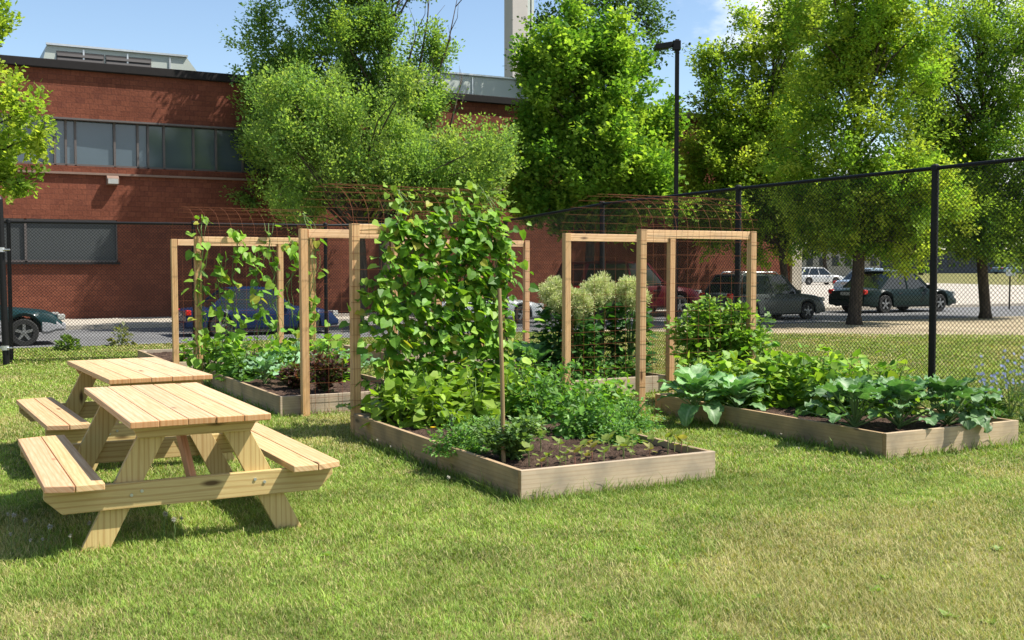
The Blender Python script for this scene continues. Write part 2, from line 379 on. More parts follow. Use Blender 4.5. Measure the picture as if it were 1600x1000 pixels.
FC = G(790, 545); FP = [G(*p) for p in ((790, 545), (940, 563), (1151, 589), (1455, 625), (1900, 680))]
BP = [G(*p) for p in ((-330, 577), (18, 567), (305, 560), (510, 555), (790, 545))]
def seglines(P_): return [(P_[i], P_[i+1]) for i in range(len(P_)-1)]
def dseg(x, y, a, b):
    ax, ay, bx, by = a[0], a[1], b[0], b[1]; L2 = (bx-ax)**2+(by-ay)**2
    t = np.clip(((x-ax)*(bx-ax)+(y-ay)*(by-ay))/L2, 0, 1); return np.hypot(x-ax-t*(bx-ax), y-ay-t*(by-ay))
SPOTS = [(*G(a, b)[:2], r) for (a, b, r) in ((1170, 985, .16), (1395, 990, .2), (1590, 930, .28), (1180, 900, .3), (1460, 860, .4), (850, 985, .2), (60, 985, .25), (1250, 930, .25), (930, 900, .25))]
def lawn_grass():
    lm = LM()
    zones = [(3.6, 5.5, 15000, .0016), (5.5, 8, 9500, .0021), (8, 12, 4200, .0033), (12, 17, 1700, .0055), (17, 26, 700, .0095)]
    for (d0, d1, den, wd) in zones:
        wmax = .52*d1+.4; n = int((d1-d0)*2*wmax*den)
        x = rng.uniform(-wmax, wmax, n); y = rng.uniform(d0, d1, n)
        keep = (np.abs(x) < .5*y+.5); x, y = x[keep], y[keep]
        u = x*Ux+y*Uy; v = -x*Uy+y*Ux
        nearbed = np.full(len(x), 9.)
        ok = np.ones(len(x), bool)
        for (u0, v0, u1, v1) in BEDS:
            ins = (u > u0+.01) & (u < u1-.01) & (v > v0+.01) & (v < v1-.01); ok &= ~ins
            dx = np.maximum(np.maximum(u0-u, u-u1), 0); dy = np.maximum(np.maximum(v0-v, v-v1), 0)
            nearbed = np.minimum(nearbed, np.hypot(dx, dy))
        ok &= v < 22.78
        yl = 22.85-np.clip((u-13)/9, 0, 1)*6.6
        ok &= ~((v > yl) & (u > 13) & (rng.random(len(x)) < .93))
        patch = fb(x, y, .8, 3); dry = fb(x+7, y+3, .55, 9); fine = .5*fb(x, y, 4., 21)+.5*fb(x, y, 13., 41)
        spot = np.zeros(len(x))
        for (sx_, sy_, sr_) in SPOTS: spot = np.maximum(spot, np.exp(-((x-sx_)**2+((y-sy_)*.8)**2)/sr_**2))
        spot = np.clip(spot*1.6*(.55+.9*fine), 0, 1)
        bare = .38*spot
        ok &= rng.random(len(x)) > bare
        x, y, u, v, nearbed, patch, dry, fine, spot = [a[ok] for a in (x, y, u, v, nearbed, patch, dry, fine, spot)]
        n = len(x)
        fd = np.full(n, 9.)
        for a, b in seglines(FP)+seglines(BP): fd = np.minimum(fd, dseg(x, y, a, b))
        h = .011+.022*rng.random(n)+.055*np.clip(patch-.45, 0, 1)*rng.random(n)
        h *= 1+1.0*np.exp(-(nearbed/.08)**2)*rng.random(n)**2*4.0 + 2.2*np.exp(-(fd/.18)**2)*rng.random(n)
        tall = rng.random(n) < .008; h = np.where(tall, h*1.8, h)
        az = rng.uniform(0, 2*np.pi, n); lean = rng.uniform(.1, 1., n)**.8*1.9
        dx, dy = np.cos(az), np.sin(az); sxv, syv = -dy, dx
        wv = wd*rng.uniform(.6, 1.4, n)
        base = np.stack([x, y, np.zeros(n)], 1); s = np.stack([sxv, syv, np.zeros(n)], 1)*wv[:, None]
        dirv = np.stack([dx*lean*.45, dy*lean*.45, np.ones(n)], 1)
        mid = base+dirv*(h*.55)[:, None]
        tip = mid+np.stack([dx*lean, dy*lean, np.ones(n)*.75], 1)*(h*.5)[:, None]
        V = np.stack([base-s, base+s, mid+s*.8, mid-s*.8, tip], 1)
        t = np.clip((dry-.50)*5+.15+(fb(x, y, 7., 61)-.5)*.9+spot*1.1+(y < 6)*.05, 0, 1)[:, None]; r = rng.random((n, 1))
        g1 = np.array([.13, .22, .032]); g2 = np.array([.30, .40, .075]); st = np.array([.40, .36, .13]); st2 = np.array([.56, .50, .24])
        col = g1+(g2-g1)*rng.random((n, 1))
        col = col*(.25+1.5*fine[:, None])
        straw = r < (.14+.55*t)
        col = np.where(straw, st+(st2-st)*rng.random((n, 1)), col)
        col = col*(1-.25*t)+np.array([.23, .235, .07])*.25*t
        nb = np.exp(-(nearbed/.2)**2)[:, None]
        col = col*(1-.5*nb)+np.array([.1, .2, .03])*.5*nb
        k = np.arange(n)[:, None]*5+lm.n
        lm.v.append(V.reshape(-1, 3)); lm.c.append(np.repeat(col, 5, 0))
        lm.f.append(k+np.array([[0, 1, 2, 3]])); lm.m.append(0); lm.f.append(k+np.array([[3, 2, 4]])); lm.m.append(0); lm.n += 5*n
    o = lm.build('grass', M['grass'], smooth=False); tag(o, kind='stuff', label='short patchy green and straw coloured lawn grass', cat='grass')
lawn_grass()
# broad leaved weeds and clover heads in the lawn
def rosette_weed():
    lm = LM(); n = 13; az = rng.uniform(0, 6.28, n); el = rng.uniform(.15, .9, n)
    d = np.stack([np.cos(az)*np.cos(el), np.sin(az)*np.cos(el), np.sin(el)], 1)
    nn = np.tile([0, 0, 1.], (n, 1))
    lm.leaves(T_DIA, np.zeros((n, 3)), orient(d, nn), rng.uniform(.06, .11, n), np.array([.20, .32, .06])*rng.uniform(.7, 1.4, (n, 1)))
    return lm.build('lawn_weed', M['crop'])
wd = rosette_weed(); first = True
for i, (px, py) in enumerate([(1385, 905), (1370, 925), (1040, 990), (918, 968), (1480, 965), (1545, 975), (510, 870), (60, 955), (620, 800), (820, 925), (1180, 935), (1290, 985), (700, 975), (300, 960), (1130, 850), (1000, 860), (1560, 860), (430, 915)]):
    o = wd if first else wd.copy()
    if not first: COL.objects.link(o)
    first = False; o.location = G(px, py); o.rotation_euler = (0, 0, i*1.3); s = random.uniform(.3, .6); o.scale = (s, s, s*.7)
    tag(o, 'small flat green broad leaved weed growing in the lawn', 'weed', 'broad leaved weeds in the lawn')
mb = MB(); mb.tube([(0, 0, 0), (.006, 0, .06), (.0, .004, .11)], .0016, 5); st_mesh = mb
clo = empty('clover_flower', G(40, 850), 0)
st_mesh.build('stalk', M['stem'], clo)
lm = LM(); n = 60; d = nrm(rng.normal(size=(n, 3))); lm.leaves(T_NAR, np.tile([0, .004, .112], (n, 1)), orient(d, np.tile([.3, .2, 1.], (n, 1))), np.full(n, .015), np.tile([.62, .6, .52], (n, 1)))
lm.build('flower_head', M['petal'], clo)
cl = [(40, 850), (18, 862), (22, 838), (48, 872), (68, 868), (78, 862), (110, 866), (14, 830), (258, 842), (272, 850), (285, 838), (262, 822), (140, 850), (590, 705), (610, 712), (655, 716), (640, 700), (700, 770), (1195, 700), (1248, 715), (1290, 705), (1345, 722), (1150, 690), (1220, 690)]
for i, (px, py) in enumerate(cl):
    o = clo if i == 0 else copy_tree(clo)
    o.location = G(px, py); o.rotation_euler = (0, 0, i*2.1); s = random.uniform(.8, 1.3)*(1 if px < 300 else .75); o.scale = (s, s, s)
    tag(o, 'white clover seed head on a thin stalk in the grass', 'flower', 'white flower heads scattered in the grass')
# ------------------------------------------------------------------ picnic tables
def rt(): k = random.uniform(.9, 1.08); return (k, k*random.uniform(.96, 1.02), k*random.uniform(.9, 1.04))
def picnic(name, label, u, v, rz, reddish):
    c = W(u, v); t = empty(name, c, ANG+rz, label, 'picnic table', 'picnic tables on the lawn')
    Lh = .95
    mb = MB(); pw = .151
    for i in range(5):
        x = (i-2)*(pw+.0025); e = random.uniform(-.006, .006)
        mb.box((x, e, .706), (pw, 2*Lh, .038), tint=rt())
    mb.build('tabletop', M['pine'], t, bevel=.005)
    for s in (-1, 1):
        mb = MB()
        for j, x in enumerate((.585, .735)):
            h = .0725; ch = .055 if j else 0
            xa, xb = s*(x-h), s*(x+h)
            poly = [(xa, -Lh), (xb, -Lh+ch), (xb, Lh-ch), (xa, Lh)] if j else [(xa, -Lh), (xb, -Lh), (xb, Lh), (xa, Lh)]
            if s < 0: poly = poly[::-1]
            mb.prism(poly, 2, .372, .41, tint=tuple(a*b for a, b in zip(rt(), (1.0, .88, .82) if s < 0 and j else (1, .98, .95))))
        mb.build('bench_seat', M['pine'], t, bevel=.005)
    for s in (-1, 1):
        yb = s*.77
        mb = MB(); zt, zb = .3695, .228
        mb.prism([(-.80, zt), (-.80, zt-.055), (-.71, zb), (.71, zb), (.80, zt-.055), (.80, zt)], 1, yb-.019, yb+.019)
        br = mb.build('seat_support', M['treated'], t, bevel=.003)
        if s < 0:
            b2 = MB()
            for (x, z) in ((-.355, .30), (-.30, .318), (.33, .325), (.385, .305)):
                b2.tube([(x, yb-.0175, z), (x, yb-.025, z)], .009, 8)
            b2.build('bolt', M['galv'], br)
        mb = MB(); mb.prism([(-.34, .686), (-.34, .66), (-.31, .61), (.31, .61), (.34, .66), (.34, .686)], 1, yb-.019, yb+.019)
        mb.build('top_cleat', M['treated'], t, bevel=.003)
        for q in (-1, 1):
            mb = MB(); yl = s*(.77-.0395)
            x0, x1 = q*.545, q*.20; w = .077
            mb.prism([(x0-w, 0), (x0+w, 0), (x1+w, .684), (x1-w, .684)], 1, yl-.019, yl+.019, tint=rt())
            mb.build('leg', M['treated'], t, bevel=.003)
    for s in (-1, 1):
        mb = MB(); mb.bar((0, s*.735, .27), (0, s*.2, .68), .089, .038, tint=(1, .72, .62) if reddish else (1, .95, .9))
        mb.build('diagonal_brace', M['pine'], t, bevel=.003)
    mb = MB(); mb.box((0, 0, .666), (.66, .089, .038)); mb.build('centre_cleat', M['treated'], t, bevel=.003)
    return t
picnic('picnic_table', 'near pine picnic table with a reddish grained left seat and lit support beam', 1.33, 7.0, 0, True)
picnic('picnic_table', 'farther pine picnic table partly hidden behind the nearer one', 1.52, 9.4, rd(2.5), False)
# ------------------------------------------------------------------ raised beds
bl = ['front raised bed of weathered boards with seedlings at its near end', 'right hand raised bed full of collards and bushy beans',
      'raised bed behind the picnic tables with blue green and red leaved plants', 'raised bed under the tall pale flower heads',
      'rearmost left raised bed behind the leftmost trellis', 'rearmost raised bed behind the big bean vines near the fence corner']
for i, (u0, v0, u1, v1) in enumerate(BEDS):
    cu, cv = (u0+u1)/2, (v0+v1)/2; t = empty('raised_bed', W(cu, cv), ANG, bl[i], 'raised bed', 'raised beds of the garden')
    a, b = (u1-u0)/2, (v1-v0)/2; H = .21; th = .038
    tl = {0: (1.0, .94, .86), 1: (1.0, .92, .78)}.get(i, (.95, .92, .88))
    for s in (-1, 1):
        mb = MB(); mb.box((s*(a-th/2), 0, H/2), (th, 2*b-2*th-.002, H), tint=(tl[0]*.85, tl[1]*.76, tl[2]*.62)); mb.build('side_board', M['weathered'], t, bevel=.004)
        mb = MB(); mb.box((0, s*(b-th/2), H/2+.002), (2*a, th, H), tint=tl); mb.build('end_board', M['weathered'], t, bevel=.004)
        for q in (-1, 1):
            mb = MB(); mb.box((s*(a-th-.046), q*(b-th-.046), .095), (.085, .085, .19)); mb.build('corner_block', M['weathered'], t, bevel=.004)
    # lumpy soil
    nx, ny = 60, 110; xs = np.linspace(-a+th, a-th, nx); ys = np.linspace(-b+th, b-th, ny); X, Y = np.meshgrid(xs, ys)
    Z = .15+.028*(fb(X+9+i*3, Y+5, 4., 5+i)-.5)+.035*(fb(X+3, Y+8, 16., 7+i)-.5)+.012*rng.random(X.shape)
    idx = np.arange(nx*ny).reshape(ny, nx); fs = np.stack([idx[:-1, :-1], idx[:-1, 1:], idx[1:, 1:], idx[1:, :-1]], -1).reshape(-1, 4)
    lm = LM(); lm.add(np.stack([X, Y, Z], -1), fs, (1, 1, 1)); lm.build('soil', M['dirt'], t, smooth=False)
# ------------------------------------------------------------------ trellises
TR = [(3.47, 9.46, 'wood and rusty wire trellis covered in bean vines behind the front bed', .0),
      (6.62, 9.42, 'open wood and wire trellis standing at the back of the right hand bed', 0),
      (3.10, 14.22, 'leftmost wood and wire trellis with sparse vines in front of the blue car', 0),
      (6.40, 14.2, 'rear trellis glimpsed behind the big bean vines', 0)]
TW, TD, TH = 1.50, 1.50, 1.95
for (u, v, lab, _) in TR:
    t = empty('garden_trellis', W(u, v), ANG, lab, 'trellis', 'arched wire trellises between the beds')
    for (x, y) in ((0, 0), (TW, 0), (0, TD), (TW, TD)):
        mb = MB(); s = .078; k = random.uniform(-.008, .008)
        mb.box((x+k, y, TH/2), (s, s, TH), Matrix.Rotation(k*.6, 3, 'Y'), tint=rt()); mb.build('post', M['post'], t, bevel=.004)
    for y in (0, TD):
        mb = MB(); mb.box((TW/2, y-(.0 if y else 0.0), TH-.047), (TW-.08, .038, .089), tint=(1.3, 1.36, 1.5)); mb.build('beam', M['post'], t, bevel=.004)
    # arched reinforcing mesh
    path = [(-.052, z) for z in np.arange(.03, TH, .15)]
    for k in range(0, 13):
        a = math.pi*k/12; path.append((TD/2-(TD/2+.052)*math.cos(a), TH+.03+.38*math.sin(a)))
    path += [(TD+.052, z) for z in np.arange(TH-.12, 0, -.15)]
    mb = MB()
    for (y, z) in path:
        wob = random.uniform(-.01, .01); xs = np.linspace(-.06, TW+.06, 7)
        mb.tube([(x, y+wob*math.sin(x*4), z+wob*.8*math.cos(x*3+z)) for x in xs], .0019, 4, cap=False)
    for x in np.arange(.0, TW+.07, .15):
        mb.tube([(x-.03, y-.004, z+random.uniform(-.004, .004)) for (y, z) in path], .0015, 4, cap=False)
    mb.build('wire_mesh', M['rust'], t)
# stake
mb = MB(); b = G(787, 722, .15); b[2] = .1
mb.tube([(0, 0, 0), (-.012, 0, .7), (-.03, 0, 1.30)], [.016, .015, .013], 8, (.55, .62, .6)); k = mb.build('garden_stake', M['post']); k.location = b
tag(k, 'thin bare wooden stake standing in the front bed beside a tomato plant', 'stake')
# ------------------------------------------------------------------ chain link fences
def fence(name, label, pts, hs, postr, gatepost=None):
    t = empty(name, pts[0], 0, label, 'fence', 'black chain link fences'); o0 = Vector(pts[0])
    loc = [Vector(p)-o0 for p in pts]
    for p, h in zip(loc, hs):
        mb = MB(); r = postr
        mb.tube([p, p+Vector((0, 0, h-.02))], r, 12); mb.tube([p+Vector((0, 0, h-.02)), p+Vector((0, 0, h+.03)), p+Vector((0, 0, h+.05))], [r*1.25, r*1.2, r*.5], 12)
        o = mb.build('fence_post', M['blackmetal'], t, smooth=False)
    mb = MB(); mb.tube([p+Vector((0, 0, h)) for p, h in zip(loc, hs)], .024, 10); mb.build('top_rail', M['blackmetal'], t, smooth=True)
    mb = MB(); mb.tube([p+Vector((0, -.03, .06)) for p in loc], .003, 5); mb.build('tension_wire', M['wire'], t)
    # woven diamonds: two families of slanting wires
    lm = LM(); wr = .003; sp = .054
    for (a, ha), (b, hb) in zip(zip(loc[:-1], hs[:-1]), zip(loc[1:], hs[1:])):
        d = b-a; ln = d.length; d.normalize(); nr = Vector((-d.y, d.x, 0)); hh = min(ha, hb)
        off = nr*(-.03 if nr.y > 0 else .03)
        for fam in (-1, 1):
            for s0 in np.arange(-hh, ln+hh, sp):
                # wire from s at z=0 to s+fam*h at top, clipped to the bay
                z0, z1 = .03, hh*1.0
                sa, sb = s0+fam*z0, s0+fam*z1
                if fam > 0:
                    if sa < 0: z0 = -s0
                    if sb > ln: z1 = ln-s0
                else:
                    if sa > ln: z0 = s0-ln
                    if sb < 0: z1 = s0
                if z1-z0 < .02: continue
                ht = lambda s: (ha+(hb-ha)*s/ln)/hh
                A = a+d*(s0+fam*z0)+off; B = a+d*(s0+fam*z1)+off
                A.z = z0; B.z = z1*ht(s0+fam*z1)
                ax = (B-A).normalized(); e1 = nr; e2 = ax.cross(nr)
                off2 = nr*(.002*fam)
                vv = []
                for Q in (A, B):
                    for g in (0, 1, 2):
                        th = 2*math.pi*g/3; vv.append(Q+off2+(e1*math.cos(th)+e2*math.sin(th))*wr)
                lm.add(vv, [(0, 1, 4, 3), (1, 2, 5, 4), (2, 0, 3, 5)], (1, 1, 1))
    lm.build('chain_link_mesh', M['wire'], t, smooth=False)
    return t
fence('chain_link_fence', 'tall black chain link fence running along the right side of the garden', FP, [2.43, 2.60, 2.66, 2.70, 2.74], .042)
fence('chain_link_fence', 'black chain link fence across the back in front of the brick building', BP[:-1]+[BP[-1]-np.array([.12, 0, 0])], [2.27, 2.29, 2.29, 2.29, 2.40], .032)
gp = empty('gate_post', G(13, 571), 0, 'thick black gate post with hinges at the left edge', 'gate post')
mb = MB(); mb.tube([(-.03, 0, 0), (-.085, 0, 2.62)], .052, 14); mb.tube([(-.085, 0, 2.62), (-.086, 0, 2.67)], [.056, .03], 14); mb.build('post', M['blackmetal'], gp, smooth=False)
for z in (.28, 1.83):
    mb = MB(); mb.tube([(-.035-z*.02, -.01, z-.035), (-.035-z*.02, -.01, z+.035)], .06, 12); mb.tube([(-.15, -.03, z), (.08, -.03, z)], .014, 8); mb.build('hinge', M['galv'], gp)
# ------------------------------------------------------------------ brick building
VW = 32.8
def wu(px):        # distance along the wall seen at picture column px
    q = (px-800)/F; ox, oy = -VW*Uy, VW*Ux
    return (oy*q-ox)/(Ux-Uy*q)
bd = empty('brick_building', W(0, VW), ANG, 'long two storey red block building with a window band behind the fence', 'building')
X0, X1, ZR = -14.0, wu(1246), 7.12
ub1 = wu(792); lw0, lw1 = wu(-140), wu(185)
Z1, Z2, Z3, Z4 = 1.70, 2.90, 4.40, 5.72
mb = MB(); T = .3
def seg(x0, x1, z0, z1): mb.box(((x0+x1)/2, T/2, (z0+z1)/2), (x1-x0, T, z1-z0))
seg(X0, X1, 0, Z1); seg(X0, lw0, Z1, Z2); seg(lw1, X1, Z1, Z2); seg(X0, X1, Z2, Z3); seg(ub1, X1, Z3, Z4); seg(X0, X1, Z4, ZR)
mb.box((X1-.15, 12.3, ZR/2), (.3, 24, ZR)); mb.box((X0+.15, 12.3, ZR/2), (.3, 24, ZR))
mb.build('wall', M['brick'], bd)
mb = MB(); mb.box(((X0+X1)/2, 1.4, ZR/2), (X1-X0-.8, .1, ZR-.4)); mb.build('inner_wall', M['louvre'], bd)
mb = MB(); mb.box(((X0+X1)/2, 12.3, ZR+.05), (X1-X0+.3, 24.9, .24)); mb.build('roof', M['coping'], bd, bevel=.02)
mb = MB(); mb.box((X1-.15, -.06, 2.2), (.5, .12, 4.4)); mb.build('corner_pier', M['concrete'], bd)
mb = MB(); mb.box(((X0+ub1)/2, -.045, Z3-.21), (ub1-X0, .09, .06), tint=(1, 1, 1)); mb.build('ledge', M['ledge'], bd)
mb = MB(); mb.box(((X0+ub1)/2, .05, Z4-.025), (ub1-X0-.7, .3, .05)); mb.build('lintel', M['frame'], bd)
cols = [-60, -20, 20, 75, 91, 108, 123, 184, 220, 236, 261, 307, 342, 383, 425, 465, 500, 540, 580, 620, 660, 700, 745, 790]
xs = [X0+.35]+[wu(c) for c in cols]
for i in range(len(xs)-1):
    a, b = xs[i]+.03, xs[i+1]-.03
    pn = MB(); pn.box(((a+b)/2, .17, (Z3+Z4)/2), (b-a, .02, Z4-Z3-.12), Matrix.Rotation(random.uniform(-.03, .03), 3, 'Z')); fr = MB()
    for x in (a-.015, b+.015): fr.box((x, .14, (Z3+Z4)/2), (.029, .1, Z4-Z3-.06))
    fr.box(((a+b)/2, .14, Z3+.03), (b-a, .1, .06)); 
    f = fr.build('window', M['frame'], bd); pn.build('pane', M['pane'], f)
lws = [lw0, wu(-50), wu(42), lw1]
for i in range(3):
    a, b = lws[i]+.03, lws[i+1]-.03; pn = MB(); pn.box(((a+b)/2, .10, (Z1+Z2)/2), (b-a, .02, Z2-Z1-.12)); fr = MB()
    for x in (a-.015, b+.015): fr.box((x, .07, (Z1+Z2)/2), (.03, .1, Z2-Z1-.06))
    fr.box(((a+b)/2, .07, Z1+.03), (b-a, .1, .06)); fr.box(((a+b)/2, .07, Z2-.03), (b-a, .1, .06))
    f = fr.build('window', M['frame'], bd); pn.build('pane', M['pane_dark'], f)
mb = MB(); mb.box(((lw0+lw1)/2, -.05, Z1-.03), (lw1-lw0+.1, .1, .06)); mb.build('window_sill', M['coping'], bd)
# wall light
wl = empty('wall_light', W(wu(178), VW, 4.02), ANG, 'small grey floodlight fixed to the brick wall under the window band', 'wall light')
mb = MB(); mb.prism([(0, -.13), (0, .13), (-.14, .13), (-.24, .05), (-.24, -.10), (-.14, -.13)], 0, -.16, .16); mb.build('housing', M['ledge'], wl, bevel=.01)
mb = MB(); mb.box((0, -.245, -.03), (.27, .008, .14)); mb.build('lens', M['lamp_glass'], wl)
# roof plant rooms (things on the roof)
def plantroom(u0, u1, v, z1, lou, lab, slope=.8):
    t = empty('rooftop_enclosure', W(u0, VW+v, ZR+.18), ANG, lab, 'rooftop unit'); Lx = u1-u0; h = z1-ZR-.18
    mb = MB(); mb.prism([(0, 0), (Lx, 0), (Lx-slope, h), (.25, h)], 1, 0, 5); mb.build('casing', M['metalpanel'], t)
    mb = MB()
    for i in range(1, int(Lx/1.3)): mb.box((i*1.3, -.02, h/2-.02), (.05, .04, h-.08))
    mb.box(((Lx-slope+.25)/2, -.03, h+.03), (Lx-slope-.2, .1, .06)); mb.build('rib', M['galv'], t)
    if lou:
        for k in range(2):
            mb = MB(); x = .55+k*1.42
            for j in range(6): mb.box((x+.66, -.035, .12+j*(h-.25)/6), (1.34, .03, (h-.25)/6*.7), Matrix.Rotation(-.3, 3, 'X'))
            mb.box((x+.66, -.012, h/2-.05), (1.38, .02, h-.2)); mb.build('louvre', M['louvre'], t)
plantroom(wu(12)+1.2, wu(255)+2.3, 3.5, 8.34, True, 'pale green metal rooftop enclosure with dark louvres at the left')
plantroom(wu(600)+1.5, wu(800)+3.2, 4.5, 8.8, False, 'long pale grey rooftop enclosure behind the dead branches', .1)
# chimney
ch = empty('chimney_stack', P(806, 418, 78)*np.array([1, 1, 0]), ANG, 'tall grey concrete chimney rising behind the building', 'chimney')
mb = MB(); mb.prism([(-.62, -.62), (.62, -.62), (.62, .62), (-.62, .62)], 2, 0, 34); mb.build('shaft', M['concretewall'], ch, bevel=.04)
for x in (.72, 1.04):
    mb = MB(); mb.prism([(x-.10, -.6), (x+.10, -.6), (x+.10, .5), (x-.10, .5)], 2, 0, 34, tint=(1, 1, 1)); mb.build('flue', M['metalpanel'], ch)
# lamp post
lp = empty('street_lamp', G(1055, 504), 0, 'tall black street lamp with a flat box head pointing left', 'street lamp')
yb = lp.location.y; ht = EYE+(HOR-66)*yb/F
mb = MB(); mb.tube([(0, 0, 0), (0, 0, ht)], [.085, .075], 4); mb.build('pole', M['blackmetal'], lp)
mb = MB(); mb.box((-.14, 0, ht-.17), (.24, .07, .09)); mb.box((-.02, 0, ht-.17), (.22, .2, .26)); mb.build('arm', M['blackmetal'], lp, bevel=.01)
mb = MB(); mb.prism([(-.16, ht-.08), (-.62, ht-.15), (-.62, ht-.27), (-.52, ht-.29), (-.24, ht-.25), (-.16, ht-.20)], 1, -.16, .16); mb.build('lamp_head', M['blackmetal'], lp, bevel=.015)
# far buildings, posts
def lowbld(name, lab, px0, px1, ytop, Y, c, wins):
    a, b = P(px0, 418, Y), P(px1, 418, Y); h = EYE+(HOR-ytop)*Y/F; t = empty(name, ((a[0]+b[0])/2, Y, 0), 0, lab, 'building'); w = b[0]-a[0]
    mb = MB(); mb.box((0, 4, h/2), (w, 8, h)); mb.build('wall', m_plain(lab[:12], c, .85, 0, .2, .12, .6), t)
    mb = MB(); mb.box((0, 4, h+.12), (w+.6, 8.6, .25)); mb.build('roof', M['coping'], t)
    for i in range(wins):
        mb = MB(); mb.box((-w/2+(i+.5)*w/wins, -.03, h*.5), (w/wins*.5, .06, h*.32)); mb.build('window', M['pane_dark'], t)
lowbld('low_building', 'long low dark blue grey building beyond the far grass bank', 1385, 1640, 392, 210, (.075, .085, .11), 14)
lowbld('low_building', 'pale low building glimpsed under the trees above the silver cars', 1235, 1375, 384, 190, (.36, .33, .30), 7)
b = G(1577, 484); sg = empty('sign_post', b, 0, 'thin dark sign post standing between the two tree trunks at right', 'sign post')
mb = MB(); mb.tube([(0, 0, 0), (0, 0, EYE-3*b[1]/F)], .03, 8); mb.build('post', M['blackmetal'], sg)
mb = MB(); mb.box((0, -.04, EYE-8*b[1]/F), (.34, .012, .24)); mb.build('sign_panel', M['galv'], sg, bevel=.003)
# ------------------------------------------------------------------ cars
def car(label, paint, px, base, kind, face=1, L=4.5, Hh=1.45, Wd=1.78, rack=False, rot=0., cat='car', two=None, sc=1.):
    loc = G(px, base); t = empty('parked_car', loc, ANG+rot+(0 if face > 0 else math.pi), label, cat, 'cars parked along the street')
    wr = .34 if kind == 'suv' else .31; ax = (L*.30, -L*.29); w = Wd/2; gc = .30 if kind == 'suv' else .2
    bell = .98*Hh/1.72 if kind == 'suv' else .60*Hh
    bell = Hh*.585
    # stations along the body
    xs = sorted(set(list(np.linspace(-L/2, L/2, 27)) + [a+k*wr*1.22 for a in ax for k in (-1.01, -1, -.85, -.6, -.3, 0, .3, .6, .85, 1, 1.01)]))
    hood = {'suv': (.30, .80), 'sedan': (.24, .72), 'wagon': (.26, .74)}[kind]
    def prof(x):
        f = x/L
        if f > .18: zt = bell-(bell-Hh*.52)*min(1, (f-.18)/.24)**1.4 if f < .42 else Hh*.52-(f-.42)*1.5*Hh*.45/.5
        elif f < -.36 and kind == 'sedan': zt = bell-(-.36-f)*.35
        else: zt = bell
        if f > .47: zt -= (f-.47)*3.5
        if f < -.48: zt -= (-.48-f)*3
        ww = w*(1-.10*max(0, (abs(f)-.36)/.14)**2)
        zb = gc+(.06 if abs(f) > .46 else 0)
        for a in ax:
            dx = abs(x-a); r = wr*1.22
            if dx < r: zb = max(zb, wr+math.sqrt(max(0, r*r-dx*dx))*.98)
        return zt, ww, zb
    V = []; Fc = []; n = 0
    for x in xs:
        zt, ww, zb = prof(x)
        ring = [(ww*.93, zb), (ww, zb+.06), (ww*1.005, max(zb+.08, zt*.70)), (ww*.985, max(zb+.1, zt-.13)), (ww*.93, max(zb+.12, zt-.03)), (ww*.8, max(zb+.14, zt+.005)), (0, max(zb+.15, zt+.035))]
        full = ring+[(-y, z) for (y, z) in reversed(ring[:-1])]
        n = len(full); V += [(x, y, z) for (y, z) in full]
    m = len(xs)
    Fc = [(i*n+k, (i+1)*n+k, (i+1)*n+k+1, i*n+k+1) for i in range(m-1) for k in range(n-1)]
    Fc += [tuple(range(n)), tuple((m-1)*n+k for k in range(n-1, -1, -1))]
    mb = MB(); mb.add(V, Fc); body = mb.build('body', paint if two is None else [paint, two], t, smooth=True)
    if two is not None:
        for p in body.data.polygons:
            if p.center.z < gc+.22: p.material_index = 1
    es = body.modifiers.new('edge', 'EDGE_SPLIT'); es.split_angle = rd(38)
    mb = MB(); mb.box((0, 0, gc+.18), (L*.9, Wd*.74, .3)); mb.build('underbody', M['darkplastic'], t)
    # greenhouse
    if kind == 'sedan': g = (L*.20, L*.045, -L*.20, -L*.36)
    elif kind == 'wagon': g = (L*.22, L*.06, -L*.36, -L*.46)
    else: g = (L*.20, L*.07, -L*.41, -L*.475)
    wb, wt = w*.90, w*.74; z0 = bell-.02; z1 = Hh-.05
    cab = [(g[0], wb, z0), (g[1], wt, z1), (g[2], wt, z1), (g[3], wb, z0)]
    V = [(x, y, z) for (x, y, z) in cab]+[(x, -y, z) for (x, y, z) in cab]
    mb = MB(); mb.add(V, [(0, 1, 2, 3), (7, 6, 5, 4), (0, 4, 5, 1), (1, 5, 6, 2), (2, 6, 7, 3)]); mb.build('cabin_window', M['carglass'], t)
    mb = MB(); rx = np.linspace(g[2]-.06, g[1]+.06, 9); VV = []
    for i, x in enumerate(rx):
        e = 1-abs(2*i/8-1)**3
        VV += [(x, -wt-.015, z1-.02), (x, -wt*.85, z1+.03+.02*e), (x, 0, z1+.045+.035*e), (x, wt*.85, z1+.03+.02*e), (x, wt+.015, z1-.02), (x, 0, z1-.03)]
    FF = [(i*6+k, i*6+(k+1) % 6, (i+1)*6+(k+1) % 6, (i+1)*6+k) for i in range(8) for k in range(6)]+[tuple(range(5, -1, -1)), tuple(48+k for k in range(6))]
    mb.add(VV, FF); mb.build('roof', paint, t, smooth=True).modifiers.new('edge', 'EDGE_SPLIT').split_angle = rd(35)
    mb = MB()
    for s in (-1, 1):
        A = [Vector((x, s*(y+.006), z)) for (x, y, z) in cab]
        def pil(a, b, wd): m_ = MB(); m_.bar(a, b, .02, wd, up=(0, s, .3)); m_.build('pillar', paint, t)
        pil(A[0], A[1], .07); pil(A[3]+Vector((.05, 0, 0)), A[2]+Vector((.05, 0, 0)), .13)
        for f in ((.38,) if kind == 'sedan' else (.34, .70)):
            lo = A[0].lerp(A[3], f+.06); hi = A[1].lerp(A[2], f); pil(lo, hi, .06)
